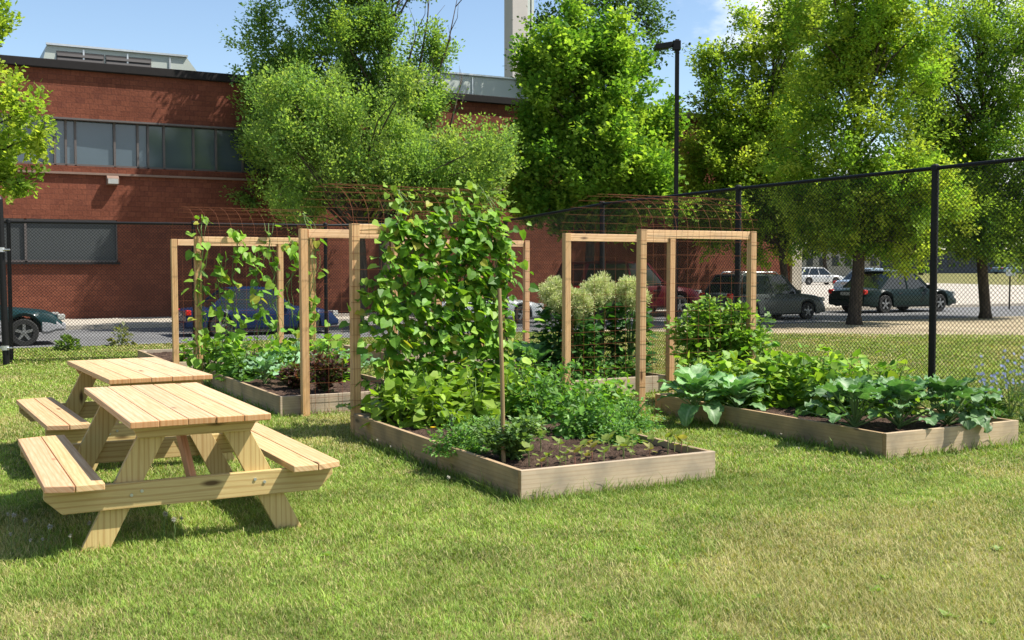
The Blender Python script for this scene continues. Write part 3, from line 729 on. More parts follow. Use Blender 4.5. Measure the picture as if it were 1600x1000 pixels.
    for q, a in enumerate(ax):
        for s in (-1, 1):
            wh = empty('wheel', (a, s*(w-.115), wr)); wh.parent = t
            mb = MB(); mb.disc_wheel((0, 0, 0), wr, .2, [(wr*.62, -.10), (wr*.93, -.10), (wr, -.075), (wr, .075), (wr*.93, .10), (wr*.62, .10)], 24); mb.build('tyre', M['rubber'], wh, smooth=False)
            mb = MB(); mb.disc_wheel((0, 0, 0), wr, .2, [(wr*.64, s*.095), (wr*.6, s*.07), (wr*.56, s*.05), (.0, s*.045)], 24, 1)
            for k in range(5):
                aa = 2*math.pi*k/5+.3; mb.bar((0, s*.085, 0), (wr*.6*math.cos(aa), s*.085, wr*.6*math.sin(aa)), .03, wr*.2, up=(0, 1, 0))
            mb.disc_wheel((0, 0, 0), wr, .2, [(wr*.2, s*.05), (wr*.2, s*.1), (0, s*.105)], 12)
            mb.build('rim', [M['rim'], M['darkplastic']], wh)
    hz = Hh*.44
    for s in (-1, 1):
        mb = MB(); mb.box((L/2-.10, s*w*.66, hz), (.2, w*.42, .15), Matrix.Rotation(-s*.28, 3, 'Z')); mb.build('headlight', M['lamp_glass'], t, bevel=.03)
        mb = MB(); mb.box((-L/2+.07, s*w*.84, Hh*.50), (.16, w*.2, .30 if kind != 'sedan' else .16)); mb.build('taillight', M['red_glass'], t, bevel=.03)
        mb = MB(); mb.box((g[0]-.22, s*(w+.08), bell+.05), (.12, .2, .13)); mb.build('wing_mirror', paint, t, bevel=.03)
        for f in (.10, -.14):
            mb = MB(); mb.box((f*L, s*(w*.99), bell-.17), (.16, .03, .03)); mb.build('door_handle', M['darkplastic'], t)
    for e in (-1, 1):
        mb = MB(); mb.box((e*(L/2-.06), 0, gc+.17), (.22, Wd*.88, .20)); mb.build('bumper', two or paint if kind == 'suv' else paint, t, bevel=.05)
    mb = MB(); mb.box((L/2-.0, 0, hz-.03), (.06, w*.8, .12)); mb.build('grille', M['darkplastic'], t)
    mb = MB(); mb.box((-L/2+.015, 0, Hh*.46), (.05, .5, .12)); mb.build('number_plate', M['lamp_glass'], t)
    t.scale = (sc, sc, sc)
    if rack:
        mb = MB()
        for s in (-1, 1): mb.tube([(g[1]-.1, s*wt*.9, z1), (g[1]-.25, s*wt*.9, z1+.11), (g[2]+.25, s*wt*.9, z1+.11), (g[2]+.1, s*wt*.9, z1)], .022, 6)
        for x in (g[1]-.6, g[2]+.6): mb.tube([(x, -wt*.9, z1+.11), (x, wt*.9, z1+.11)], .018, 6)
        mb.build('roof_rack', M['galv'], t)
    return t
cp_ = lambda n, c, m=.4: m_car(n, c, m)
car('dark teal and grey sport utility car whose front shows at the left edge', cp_('teal_paint', (.008, .03, .034), 0), -62, 541, 'suv', 1, 4.6, 1.6, 1.8, sc=.80, two=m_plain('grey_cladding', (.27, .27, .29), .5))
car('dark blue car parked behind the leftmost trellis', cp_('blue_paint', (.006, .018, .06), 0), 402, 522, 'sedan', 1, 4.6, 1.44, 1.8, sc=.76)
car('pale grey car almost hidden behind the big bean vines', cp_('grey_paint', (.42, .44, .45)), 745, 506, 'sedan', 1, 4.4, 1.42, sc=.8)
car('maroon sport utility car behind the pale flower heads', cp_('maroon_paint', (.07, .006, .01), 0), 978, 495, 'suv', 1, 4.7, 1.72, 1.85, rack=False)
car('silver estate car with roof rails seen through the right hand trellis', cp_('silver_paint', (.06, .07, .068), .1), 1192, 499, 'wagon', 1, 4.5, 1.66, 1.82, rack=True, sc=.82)
car('dark green saloon parked beyond the fence between two tree trunks', cp_('green_paint', (.004, .014, .013), 0), 1395, 487, 'sedan', 1, 4.5, 1.44, 1.8)
car('light silver car crossing the far junction left of the tree trunk', cp_('bright_silver', (.52, .52, .50)), 1277, 445, 'wagon', 1, 4.5, 1.55, 1.8, rot=rd(-15))
car('pale blue grey car just behind the dark green saloon', cp_('pale_blue_paint', (.28, .36, .44)), 1368, 462, 'sedan', 1, 4.7, 1.5, 1.8)
fc = car('small blue grey car on the far bank at the right edge', cp_('far_paint', (.10, .15, .2)), 1585, 441, 'sedan', 1, 4.6, 1.5, 1.8)
fc.location.y += 20; fc.location.x += 8.5; fc.location.z = .72
# ------------------------------------------------------------------ trees
def tree(name, label, base, Y, blobs, leaf, palette, lsize, dens, tr=.2, seed=1, clumpr=.38, trunk_to=None, dead=None, tmpl=T_MAP, depth=1.0, lean=None, droop=.25, group='trees beyond the fence', limbcol='bark', fill=None, upb=.6):
    r = np.random.default_rng(seed); rn = random.Random(seed)
    bx = P(base, 418, Y)[0]; org = Vector((bx, Y, 0)); t = empty(name, org, 0, label, 'tree', group)
    blobs = list(blobs)
    for (x0, y0, x1, y1, n_, rr_) in (fill or []):
        for _ in range(n_): blobs.append((rn.uniform(x0, x1), rn.uniform(y0, y1), rr_*rn.uniform(.8, 1.2), rr_*rn.uniform(.65, .95), rn.uniform(-1.4, 1.4)))
    B = []
    for bl_ in blobs:
        px, py, rx, ry = bl_[:4]; dy = bl_[4] if len(bl_) > 4 else rn.uniform(-.6, .6)
        c = P(px, py, Y+dy); B.append((Vector(c)-org, rx*Y/F, ry*Y/F, min((rx+ry)/2*Y/F*depth, 2.6)))
    # trunk and limbs
    mb = MB(); tt = trunk_to or (base, 250); top = Vector(P(tt[0], tt[1], Y))-org
    tp = [Vector((0, 0, -.05)), Vector((0, 0, .25))]
    for k in range(1, 6):
        f = k/5; p = Vector((0, 0, .25)).lerp(top, f); p.x += math.sin(f*5+seed)*tr*.5; p.y += math.cos(f*4+seed)*tr*.4; tp.append(p)
    mb.tube(tp, [tr*1.4, tr*1.0, tr*.92, tr*.74, tr*.55, tr*.38, tr*.2], 10)
    lm = LM(); pal = np.array(palette)
    for (c, rx, ry, rz) in B:
        hd = math.hypot(c.x-top.x*.5, c.y); zs_ = min(max(2.3, c.z-max(.8, hd*1.1)), top.z*.97)
        jj = min(5, max(1, next((i for i in range(1, len(tp)) if tp[i].z > zs_), 6)-1)); f_ = (zs_-tp[jj].z)/max(.01, tp[jj+1].z-tp[jj].z)
        s = tp[jj].lerp(tp[jj+1], min(1, max(0, f_))); mid = s.lerp(c, .5)+Vector((rn.uniform(-.25, .25), rn.uniform(-.2, .2), .22*(c-s).length*.5))
        q = [s, s.lerp(mid, .5)+Vector((0, 0, -.05)), mid, mid.lerp(c, .6)+Vector((0, 0, .06)), c]
        r0 = min(.05, tr*.2)*(.7+.6*rn.random()); mb.tube(q, [r0, r0*.85, r0*.65, r0*.45, r0*.28], 6)
        vol = rx*ry*rz; nc = int(dens*21*rx*ry*min(1, (.38/clumpr)**2)+5)
        d = nrm(r.normal(size=(nc, 3))); rad = r.random(nc)**.38
        cc = np.array(c)+d*rad[:, None]*np.array([rx, rz, ry])*.93
        for i in range(nc):
            cen = cc[i]
            if i % 3 == 0:
                a = Vector(c.lerp(Vector(cen), .15)); e = Vector(cen); mm = a.lerp(e, .5)+Vector((rn.uniform(-.1, .1), 0, .1))
                mb.tube([a, mm, e], [.018, .012, .006], 4, cap=False)
            out = nrm((cen-np.array(c))/np.array([rx, rz, ry])+np.array([0, 0, upb]))
            cr_ = clumpr*r.uniform(.65, 1.3); nl = int(leaf*1.35*(cr_/clumpr)**2)
            off = r.normal(size=(nl, 3))*np.array([.42, .42, .3])*cr_
            along = r.uniform(-1.0, 1.25, (nl, 1))*cr_*out; pos = cen+off*(.55+.45*r.random((nl, 1)))+along
            dd = nrm(off/cr_+out*.9+r.normal(size=(nl, 3))*.55-np.array([0, 0, droop])); nn = nrm(r.normal(size=(nl, 3))*.55+np.array([.15, -.12, 1.]))
            colr = pal[r.integers(0, len(pal))]*r.uniform(.86, 1.14)
            col = colr*r.uniform(.86, 1.16, (nl, 1))
            lm.leaves(tmpl, pos, orient(dd, nn), lsize*.9*r.uniform(.65, 1.25, nl), col)
    mb.build('trunk', M[limbcol], t, smooth=True)
    lm.build('crown', M['leaf'], t, smooth=False)
    if dead:
        for pts in dead:
            q = [Vector(P(x, y, Y-.3))-org for (x, y) in pts]; mb = MB(); n = len(q)
            mb.tube(q, [.055*(1-.85*i/(n-1)) for i in range(n)], 5)
            for i in range(1, n):
                for k in range(3):
                    a = q[i-1].lerp(q[i], rn.random()); e = a+Vector((rn.uniform(-.3, .8), rn.uniform(-.3, .3), rn.uniform(.4, 1.1)))
                    mb.tube([a, a.lerp(e, .5)+Vector((.08, 0, -.03)), e], [.016, .011, .005], 4)
            mb.build('dead_branch', M['bark'], t, smooth=True)
    return t
MAP_ = [(.17, .31, .045), (.22, .36, .055), (.28, .42, .065), (.10, .22, .03)]
YEL = [(.28, .38, .06), (.34, .43, .07), (.22, .34, .05), (.15, .26, .035)]
BLU = [(.16, .28, .08), (.20, .33, .085), (.25, .37, .07), (.10, .19, .055)]
OLI = [(.22, .33, .09), (.28, .38, .11), (.17, .28, .08), (.11, .20, .06)]
tree('leafy_tree', 'large blue green tree with dead twigs in front of the brick wall', 603, 32.3,
     [(395, 62, 34, 24), (440, 85, 60, 30), (490, 45, 55, 42), (430, 130, 45, 22), (480, 150, 62, 34), (545, 100, 50, 50), (600, 55, 45, 50), (560, 160, 60, 34), (625, 130, 46, 48), (672, 78, 24, 26), (665, 150, 30, 30), (530, 10, 45, 30), (590, -20, 60, 35), (500, -30, 50, 30), (470, 210, 60, 40, .5), (600, 215, 70, 40, .5), (415, 165, 34, 22)],
     88, BLU, .11, .72, .17, 3, .36, (605, 30), dead=[[(648, 250), (672, 150), (700, 70), (716, -10)], [(640, 200), (655, 110), (668, 30), (672, -20)], [(603, 100), (612, 30), (630, -10)], [(690, 260), (708, 180), (722, 120)], [(625, 160), (640, 90), (655, 40)]], tmpl=T_DIA, upb=.9, fill=[(390, 20, 690, 180, 22, 17), (400, 50, 620, 180, 8, 34), (430, 170, 660, 240, 8, 44), (420, -130, 660, -10, 12, 50), (395, 110, 480, 330, 16, 34)])
tree('hawthorn_tree', 'broad olive green feathery tree low in front of the wall', 560, 27.5,
     [(470, 195, 55, 40), (420, 150, 38, 18), (420, 205, 36, 16), (455, 245, 45, 35), (520, 205, 55, 60), (540, 270, 70, 55), (610, 270, 60, 50), (675, 285, 55, 42), (740, 290, 50, 36), (715, 252, 44, 22), (765, 225, 30, 18), (640, 222, 40, 26), (480, 300, 50, 32), (770, 255, 40, 34), (590, 325, 60, 26), (690, 335, 60, 25), (490, 340, 40, 22)],
     80, OLI[:2]+BLU[:2], .095, .85, .14, 7, .36, (570, 240), tmpl=T_DIA, droop=.1, upb=1.3, fill=[(400, 130, 640, 260, 22, 18), (440, 200, 640, 330, 12, 38), (600, 225, 800, 280, 14, 15), (600, 255, 790, 335, 10, 38)])
tree('maple_tree', 'bright green maple with a pointed crown left of the street lamp', 925, 34.0,
     [(920, 55, 34, 30), (915, 100, 50, 38), (870, 130, 42, 34), (975, 120, 42, 40), (850, 185, 48, 36), (925, 170, 60, 48), (1000, 175, 42, 38), (870, 240, 60, 45), (950, 240, 60, 50), (1010, 235, 40, 38), (850, 295, 52, 34), (930, 295, 60, 36), (1005, 285, 46, 34), (825, 100, 16, 30), (895, 20, 20, 22), (820, 230, 30, 30), (905, 330, 50, 22), (1040, 200, 20, 30), (820, 320, 30, 22), (960, 60, 26, 30)],
     58, MAP_, .15, 1.1, .17, 11, .38, (922, 90), upb=1.0, fill=[(830, 60, 1030, 330, 26, 18), (840, 140, 1010, 330, 14, 42), (800, 230, 1045, 330, 10, 34), (830, 320, 1060, 360, 8, 30)])
tree('leafy_tree', 'darker tree rising behind the bright maple at the top of the picture', 985, 42,
     [(900, 5, 45, 26), (960, 15, 45, 32), (1015, 40, 32, 24), (850, 50, 34, 40), (1000, -10, 40, 30), (880, -30, 60, 30), (945, 90, 50, 40), (1030, 75, 24, 14), (835, 110, 24, 34)],
     48, [(.05, .10, .035), (.065, .13, .035), (.08, .15, .04)], .16, .8, .2, 13, .42, (980, 10), tmpl=T_DIA)
tree('yellow_green_tree', 'yellow green tree just right of the street lamp', 1231, 39.0,
     [(1110, 110, 34, 36), (1120, 170, 44, 42), (1165, 70, 42, 40), (1180, 130, 46, 46), (1100, 230, 40, 40), (1150, 215, 50, 44), (1215, 190, 46, 50), (1110, 285, 44, 30), (1175, 285, 56, 36), (1230, 100, 42, 44), (1240, 260, 50, 46), (1130, 330, 50, 26), (1205, 335, 56, 30), (1160, 25, 20, 22), (1085, 255, 20, 44), (1250, 50, 40, 34), (1225, 375, 34, 20)],
     80, YEL, .12, .62, .14, 17, .4, (1205, 120), fill=[(1085, 80, 1270, 350, 26, 42), (1180, 300, 1290, 405, 8, 36), (1200, 10, 1290, 120, 6, 36), (1070, 310, 1220, 380, 9, 32)])
tree('yellow_green_tree', 'large spreading tree whose thick trunk stands beyond the fence centre right', 1336, 29.5,
     [(1290, 60, 50, 40), (1345, 90, 60, 50), (1300, 130, 50, 45), (1270, 190, 55, 50), (1350, 180, 62, 52), (1410, 130, 46, 50), (1310, 250, 70, 50), (1390, 240, 62, 50), (1260, 310, 56, 42), (1330, 320, 66, 44), (1410, 310, 62, 44), (1300, 375, 56, 26), (1375, 375, 60, 26), (1370, 30, 50, 36), (1440, 50, 40, 30), (1435, 365, 40, 26), (1330, 0, 50, 30), (1400, 15, 40, 26)],
     95, YEL[:3]+MAP_[:2], .095, .62, .18, 19, .36, (1345, 170), fill=[(1240, 20, 1460, 360, 22, 46), (1240, 280, 1500, 400, 20, 42), (1250, -120, 1450, -10, 6, 60)])
tree('open_crowned_tree', 'airy tree with dark leaning limbs at the right edge of the picture', 1541, 33,
     [(1460, 110, 40, 40), (1500, 60, 50, 40), (1530, 130, 50, 45), (1570, 70, 44, 40), (1470, 190, 40, 36), (1530, 220, 50, 40), (1590, 170, 44, 50), (1470, 270, 46, 34), (1540, 300, 56, 36), (1600, 270, 48, 46), (1510, 350, 50, 28), (1580, 360, 56, 28), (1640, 120, 50, 60), (1650, 260, 50, 60), (1480, 20, 40, 26), (1550, 0, 50, 24), (1500, 390, 34, 16), (1600, 395, 40, 14), (1640, 30, 40, 40)],
     85, [(.19, .32, .06), (.24, .37, .065), (.28, .40, .065), (.075, .16, .035)], .10, .62, .16, 23, .40, (1530, 90), tmpl=T_DIA, fill=[(1420, 220, 1660, 400, 44, 44), (1415, 120, 1500, 340, 12, 32), (1425, -10, 1640, 220, 36, 36), (1450, -100, 1640, -10, 6, 50)])
tree('leafy_tree', 'yellow green tree reaching in from the left edge over the fence', -160, 19.0,
     [(0, 150, 34, 26), (35, 175, 26, 24), (20, 215, 40, 26), (58, 215, 18, 16), (0, 265, 34, 20), (25, 285, 26, 14), (-60, 120, 60, 50), (-80, 220, 70, 50), (-160, 140, 80, 80), (-240, 200, 80, 70), (-50, 60, 40, 30), (-2, 35, 24, 10), (-150, 30, 80, 60), (-30, 250, 40, 30)],
     60, YEL, .105, 1.15, .17, 29, .27, (-150, 80), tmpl=T_MAP)
far = [('distant_tree', 'distant dark tree mass above the silver crossing car', 1290, 150, [(1250, 385, 40, 28), (1300, 375, 44, 34), (1340, 385, 34, 26), (1280, 350, 50, 30)]),
       ('distant_tree', 'distant tree beyond the far bank right of the thick trunk', 1440, 150, [(1400, 365, 50, 30), (1450, 355, 50, 36), (1490, 370, 44, 26)]),
       ('distant_tree', 'distant tree at the far right beyond the long low building', 1580, 160, [(1540, 365, 46, 26), (1590, 355, 50, 36), (1640, 360, 50, 36)])]
for i, (nme, lab, px, Y, bl_) in enumerate(far):
    tree(nme, lab, px, Y, bl_, 60, [(.06, .11, .035), (.08, .14, .04)], .55, .5, .35, 40+i, 1.5, (px, 380), tmpl=T_DIA, group='distant trees')
# rough shrubs and weeds outside the fence
def scrub(lab, px, py, h, r, n, seed, col=(.13, .22, .04)):
    rr = np.random.default_rng(seed); lm = LM(); d = nrm(rr.normal(size=(n, 3))); d[:, 2] = abs(d[:, 2]); p = d*(rr.random((n, 1))**.4)*np.array([r, r, h])
    lm.leaves(T_DIA, p, orient(d+rr.normal(size=(n, 3))*.4, np.tile([.1, 0, 1.], (n, 1))+rr.normal(size=(n, 3))*.4), rr.uniform(.05, .12, n), np.array(col)*rr.uniform(.6, 1.4, (n, 1)))
    t = empty('wild_shrub', G(px, py), 0, lab, 'shrub', 'wild shrubs by the fences'); lm.build('foliage', M['crop'], t)
    mb = MB()
    for k in range(6): a = k*1.05; mb.tube([(0, 0, 0), (math.cos(a)*r*.4, math.sin(a)*r*.4, h*.6)], .006, 4)
    mb.build('stem', M['stem'], t)
scrub('small bright shrub in the rough grass outside the left fence', 106, 547, .26, .22, 260, 51)
scrub('dry looking weed outside the fence beside the road', 190, 540, .42, .22, 120, 52, (.2, .22, .1))
# ------------------------------------------------------------------ garden plants
pr = np.random.default_rng(77); prn = random.Random(9)
def bush(name, label, loc, h, r, n, size, tmpl, pal, seed, cat='plant', group=None, mat='crop', up=.9, shell=.5, stems=7, droop=.15):
    q = np.random.default_rng(seed); rn = random.Random(seed); t = empty(name, loc, rn.uniform(0, 6), label, cat, group)
    mb = MB(); tips = []
    for k in range(stems):
        a = 6.283*k/stems+rn.uniform(-.4, .4); e = (math.cos(a)*r*.75*rn.uniform(.3, 1), math.sin(a)*r*.75*rn.uniform(.3, 1), h*rn.uniform(.55, .95))
        mb.tube([(0, 0, 0), (e[0]*.35, e[1]*.35, e[2]*.55), e], [.007, .005, .003], 5, cap=False); tips.append(e)
    d = nrm(q.normal(size=(n, 3))); d[:, 2] = np.abs(d[:, 2])*1.1-.12; d = nrm(d)
    rad = shell+(1-shell)*q.random((n, 1)); lump = (1+.22*np.sin(d[:, :1]*7+seed)*np.cos(d[:, 1:2]*6+seed*2))
    p = d*rad*lump*np.array([r, r, h*.98]); p[:, 2] = np.maximum(p[:, 2], .03)
    dd = nrm(d*np.array([1, 1, .35])+q.normal(size=(n, 3))*.45-np.array([0, 0, droop])); nn = nrm(q.normal(size=(n, 3))*.45+d*.35+np.array([.12, -.05, up]))
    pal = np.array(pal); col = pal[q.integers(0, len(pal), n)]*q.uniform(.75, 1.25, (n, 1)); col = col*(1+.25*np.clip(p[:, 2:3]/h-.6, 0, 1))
    lm = LM(); lm.leaves(tmpl, p, orient(dd, nn), size*q.uniform(.6, 1.2, n), col)
    mb.build('stem', M['stem'], t); lm.build('foliage', M[mat], t, smooth=(len(tmpl[0]) > 5)); return t
def bigleaf(lm, base, az, el, length, width, curl, q, col, lobes=0, ruffle=.04, rib=(.5, .62, .38), shape=.75, twist=0):
    ny, nx = 13, 11; ca, sa = math.cos(az), math.sin(az); p = np.array(base, float); side = np.array([-sa, ca, 0.])
    V = []; Cc = []; ph = q.uniform(0, 6)
    for j in range(ny):
        t_ = j/(ny-1); e = el-curl*t_; d = np.array([ca*math.cos(e), sa*math.cos(e), math.sin(e)]); nrmv = np.array([-ca*math.sin(e), -sa*math.sin(e), math.cos(e)])
        wj = width*.5*max(.02, math.sin(math.pi*min(1, t_**shape*.97+.015)))**.62
        if lobes: wj *= 1+.22*math.sin(t_*lobes*6.28+ph)
        tw = twist*t_; sd_ = side*math.cos(tw)+nrmv*math.sin(tw); nv = nrmv*math.cos(tw)-side*math.sin(tw)
        for i in range(nx):
            s = (i/(nx-1)-.5)*2; edge = abs(s)
            z = .22*edge**1.5*wj + ruffle*length*edge**2*math.sin(t_*19+s*5+ph+ (2.0 if s > 0 else 0))
            V.append(p+sd_*s*wj+nv*z)
            k = 1 if edge > .06 else 0; vn = abs(((t_*5.5-abs(s)*1.6) % 1)-.5)*2; c = np.array(col)*(.9+.2*vn)+np.array([.05, .06, .03])*(vn > .8); Cc.append(c if k else c*.4+np.array(rib)*.45)
        p = p+d*length/(ny-1)
    idx = np.arange(ny*nx).reshape(ny, nx); fs = np.stack([idx[:-1, :-1], idx[:-1, 1:], idx[1:, 1:], idx[1:, :-1]], -1).reshape(-1, 4)
    lm.add(V, fs, np.array(Cc))
def rosette(name, label, loc, n, length, width, seed, col, pet=.12, el0=1.25, el1=.25, curl=1.0, lobes=0, ruffle=.05, cat='vegetable plant', group=None, rise=.0, shape=.75, extra=(), droopy=0., mat='waxy'):
    q = np.random.default_rng(seed); t = empty(name, loc, 0, label, cat, group); lm = LM(); mb = MB()
    for i in range(n):
        f = i/max(1, n-1); az = i*2.399+q.uniform(-.25, .25); el = el0+(el1-el0)*f+q.uniform(-.12, .12); s = (.6+.4*math.sin(math.pi*min(1, f*.8+.2)))*q.uniform(.85, 1.12)
        pl = pet*(.6+.8*f)*q.uniform(.8, 1.2); b0 = np.array([0, 0, rise*(1-f)*.8+.02]); pe = min(1.4, el+.25)
        b1 = b0+np.array([math.cos(az)*math.cos(pe), math.sin(az)*math.cos(pe), math.sin(pe)])*pl
        mb.tube([b0, (b0+b1)/2+np.array([0, 0, .005]), b1], [.009, .007, .005], 5, (1, 1, 1), cap=False)
        c = np.array(col)*q.uniform(.75, 1.3)*(1+.25*(1-f)) ; bigleaf(lm, b1, az, el, length*s, width*s, curl*q.uniform(.7, 1.3)+droopy*f, q, c, lobes, ruffle, shape=shape, twist=q.uniform(-.5, .5))
    for (az, el, ln, wd, cu, off) in extra:
        bigleaf(lm, off, az, el, ln, wd, cu, q, np.array(col)*.8, lobes, ruffle, shape=shape)
    if rise: mb.tube([(0, 0, -.02), (0, 0, rise)], [.016, .012], 7)
    mb.build('stalk', M['stem'], t); lm.build('foliage', M[mat], t); return t
def feathery(name, label, loc, h, r, nst, nl, size, pal, seed, cat='plant', group=None, mat='crop', tmpl=T_NAR):
    q = np.random.default_rng(seed); rn = random.Random(seed); t = empty(name, loc, 0, label, cat, group); mb = MB(); lm = LM(); pal = np.array(pal)
    for k in range(nst):
        a = rn.uniform(0, 6.283); rr = r*math.sqrt(rn.random()); hh = h*rn.uniform(.55, 1)*(1-.35*rr/r); dv = np.array([math.cos(a)*rr, math.sin(a)*rr, hh])
        pts = [np.array([0, 0, 0.])+dv*np.array([f**1.3, f**1.3, 1-(1-f)**1.25])*1 for f in np.linspace(0, 1, 5)]
        for j in range(5): pts[j] = np.array([dv[0]*(j/4)**.9, dv[1]*(j/4)**.9, hh*(1-(1-j/4)**1.6)])
        mb.tube(pts, [.006, .005, .004, .003, .0015], 4, cap=False)
        f = q.random(nl)**.7; P0 = np.stack([np.interp(f*4, range(5), [p[c] for p in pts]) for c in range(3)], 1)
        bd_ = nrm(np.stack([q.normal(size=nl), q.normal(size=nl), q.uniform(-.1, .6, nl)], 1)); pos = P0+bd_*(size*q.uniform(.2, 1.6, (nl, 1)))
        col = pal[q.integers(0, len(pal), nl)]*q.uniform(.7, 1.3, (nl, 1))
        lm.leaves(tmpl, pos, orient(bd_+q.normal(size=(nl, 3))*.35, np.tile([.1, -.1, 1.], (nl, 1))+q.normal(size=(nl, 3))*.4), size*q.uniform(.6, 1.3, nl), col)
    mb.build('stem', M['stem'], t); lm.build('foliage', M[mat], t, smooth=False); return t
def soil(px, py): g = G(px, py, .16); g[2] = .14; return g
def bed(u, v): g = W(u, v, .14); return g
CHART = [(.20, .33, .035), (.26, .38, .05), (.16, .28, .03)]
BEAN = [(.13, .28, .03), (.20, .37, .04), (.08, .19, .022), (.27, .43, .05)]
DARK = [(.06, .16, .025), (.10, .235, .035), (.15, .31, .045)]
GREY = [(.14, .24, .07), (.18, .29, .09), (.09, .17, .05)]
# ---- climbing beans on the trellises
def vine(label, tr, x0, ztop, nleaf, seed, spread=.13, leaf=.115, pal=BEAN, arch=0., zlow=.3, group=None, bottom=1.):
    u, v, _, _ = TR[tr]; t = empty('climbing_bean', W(u, v), ANG, label, 'bean vine', group); q = np.random.default_rng(seed); rn = random.Random(seed)
    mb = MB(); L1 = TH
    def at(s):        # distance climbed -> place on the mesh
        if s < L1: return np.array([0, -.06, s])
        a = min(1., (s-L1)/1.9)*math.pi; return np.array([0, TD/2-(TD/2+.06)*math.cos(a), TH+.03+.45*math.sin(a)])
    cur = []; x = x0
    for s in np.arange(0, ztop, .12): x += rn.uniform(-.05, .05); x += (x0-x)*.15; p = at(s); cur.append((x+.02*math.sin(s*9), p[1]+rn.uniform(-.02, .02), p[2]))
    mb.tube(cur, [.006]*len(cur), 5, cap=False)
    for k in range(2):
        c2 = [(a+.06*math.sin(i*.8+k*3), b-.02, c) for i, (a, b, c) in enumerate(cur)]; mb.tube(c2, [.003]*len(c2), 4, cap=False)
    n = nleaf; s = zlow+(ztop-zlow)*q.random(n)**(.9 if ztop < 2.2 else 1.3)
    idx = s/.12; C3 = np.array(cur); base = np.stack([np.interp(idx, range(len(cur)), C3[:, c]) for c in range(3)], 1)
    thin = np.clip(1.15-.65*(s/ztop)**3, .3, 1)[:, None]; keep_ = None
    off = q.normal(size=(n, 3))*np.array([spread, .085, .06])*thin; off[:, 1] -= .05
    pos = base+off; dd = nrm(np.stack([off[:, 0]*4+q.normal(size=n)*.6, -.55+q.normal(size=n)*.4, -.5+q.normal(size=n)*.4], 1))
    nn = nrm(np.stack([.35+q.normal(size=n)*.5, -.35+q.normal(size=n)*.4, .95+q.normal(size=n)*.4], 1))
    pl = np.array(pal); col = pl[q.integers(0, len(pl), n)]*q.uniform(.8, 1.25, (n, 1)); young = np.clip((s-TH)/.5, 0, 1)[:, None]; col = col*(1-young*.7)+np.array([.22, .33, .04])*young*.7
    yl_ = q.random(n) < .05; col[yl_] = np.array([.36, .36, .05])
    lm = LM(); lm.leaves(T_HRT, pos, orient(dd, nn), leaf*(.5+.8*q.random(n)**.8)*(1-.35*young[:, 0]), col)
    mb.build('stem', M['stem'], t); lm.build('foliage', M['crop'], t, smooth=False); return t
vl = 'leafy bean vine climbing the trellis above the front bed'
for i, (x, zt, n) in enumerate([(.26, 1.5, 110), (.42, 2.02, 220), (.50, 2.5, 120), (.63, 2.02, 260), (.80, 2.1, 290), (.96, 2.04, 280), (1.08, 2.5, 170), (1.2, 2.05, 280), (1.33, 2.75, 130), (1.42, 2.1, 270)]):
    vine(vl, 0, x, zt, int(n*1.12), 100+i, .12, .088, BEAN, group='bean vines on the front trellis', zlow=.42)
for i, (x, zt, n) in enumerate([(.04, 2.35, 55), (.28, 1.75, 34), (.50, 2.1, 46), (.72, 1.9, 38), (.98, 2.2, 42), (1.22, 2.0, 36), (1.44, 2.45, 40)]):
    vine('sparse bean vine climbing the leftmost trellis', 2, x, zt, n, 140+i, .085, .115, BEAN[:2]+CHART[:1], group='sparse vines on the leftmost trellis', zlow=.3)
# ---- front bed
for i, (u, v, h, r, n) in enumerate([(3.74, 9.05, .50, .30, 120), (4.12, 9.1, .55, .30, 130), (4.50, 9.1, .50, .28, 120), (4.84, 8.95, .46, .26, 110), (3.95, 8.72, .42, .26, 100), (4.35, 8.75, .42, .24, 90)]):
    bush('bush_bean', 'chartreuse leaved bean bush at the foot of the bean covered trellis', bed(u, v), h*1.15, r, int(n*1.5), .10, T_HRT, CHART, 200+i, 'bean bush', 'bright bean bushes below the vines', droop=.3, shell=.35)
rosette('squash_plant', 'low pale green squash plant spilling over the left corner of the front bed', soil(572, 650), 15, .15, .15, 31, (.24, .35, .07), .14, .8, .0, .7, 0, .06, cat='squash plant', shape=.55, mat='crop')
rosette('squash_plant', 'little yellow green squash plant on the near side of the trellis post', soil(606, 655), 8, .11, .11, 32, (.27, .38, .06), .10, .9, .1, .6, 0, .05, cat='squash plant', shape=.55, mat='crop')
for i, (px, py, h, r, lab) in enumerate([(622, 640, .36, .25, 'feathery grey green tomato plant at the left of the front bed'), (676, 636, .40, .28, 'bushy feathery tomato plant in the middle of the front bed'),
                                         (738, 640, .42, .28, 'feathery tomato plant left of the bare stake'), (796, 715, .40, .27, 'pale feathery tomato plant leaning on the wooden stake')]):
    feathery('tomato_plant', lab, soil(px, py), h, r, 30, 75, .048, GREY+[(.15, .26, .06)], 220+i, 'tomato plant', tmpl=T_DIA)
for i, (px, py, h, r, lab) in enumerate([(840, 655, .50, .32, 'dark green pepper bush just right of the stake'), (912, 676, .50, .34, 'dark glossy pepper bush in the centre right of the front bed'),
                                         (880, 632, .55, .34, 'tall pepper bush at the back right of the front bed'), (820, 618, .5, .26, 'bright green bush under the right end of the vines'), (950, 648, .46, .3, 'light green pepper bush at the right edge of the front bed')]):
    bush('pepper_plant', lab, soil(px, py), h, r, 620, .072, T_DIA, DARK+BEAN[:1] if i < 3 else BEAN, 240+i, 'pepper plant', droop=.4, shell=.4)
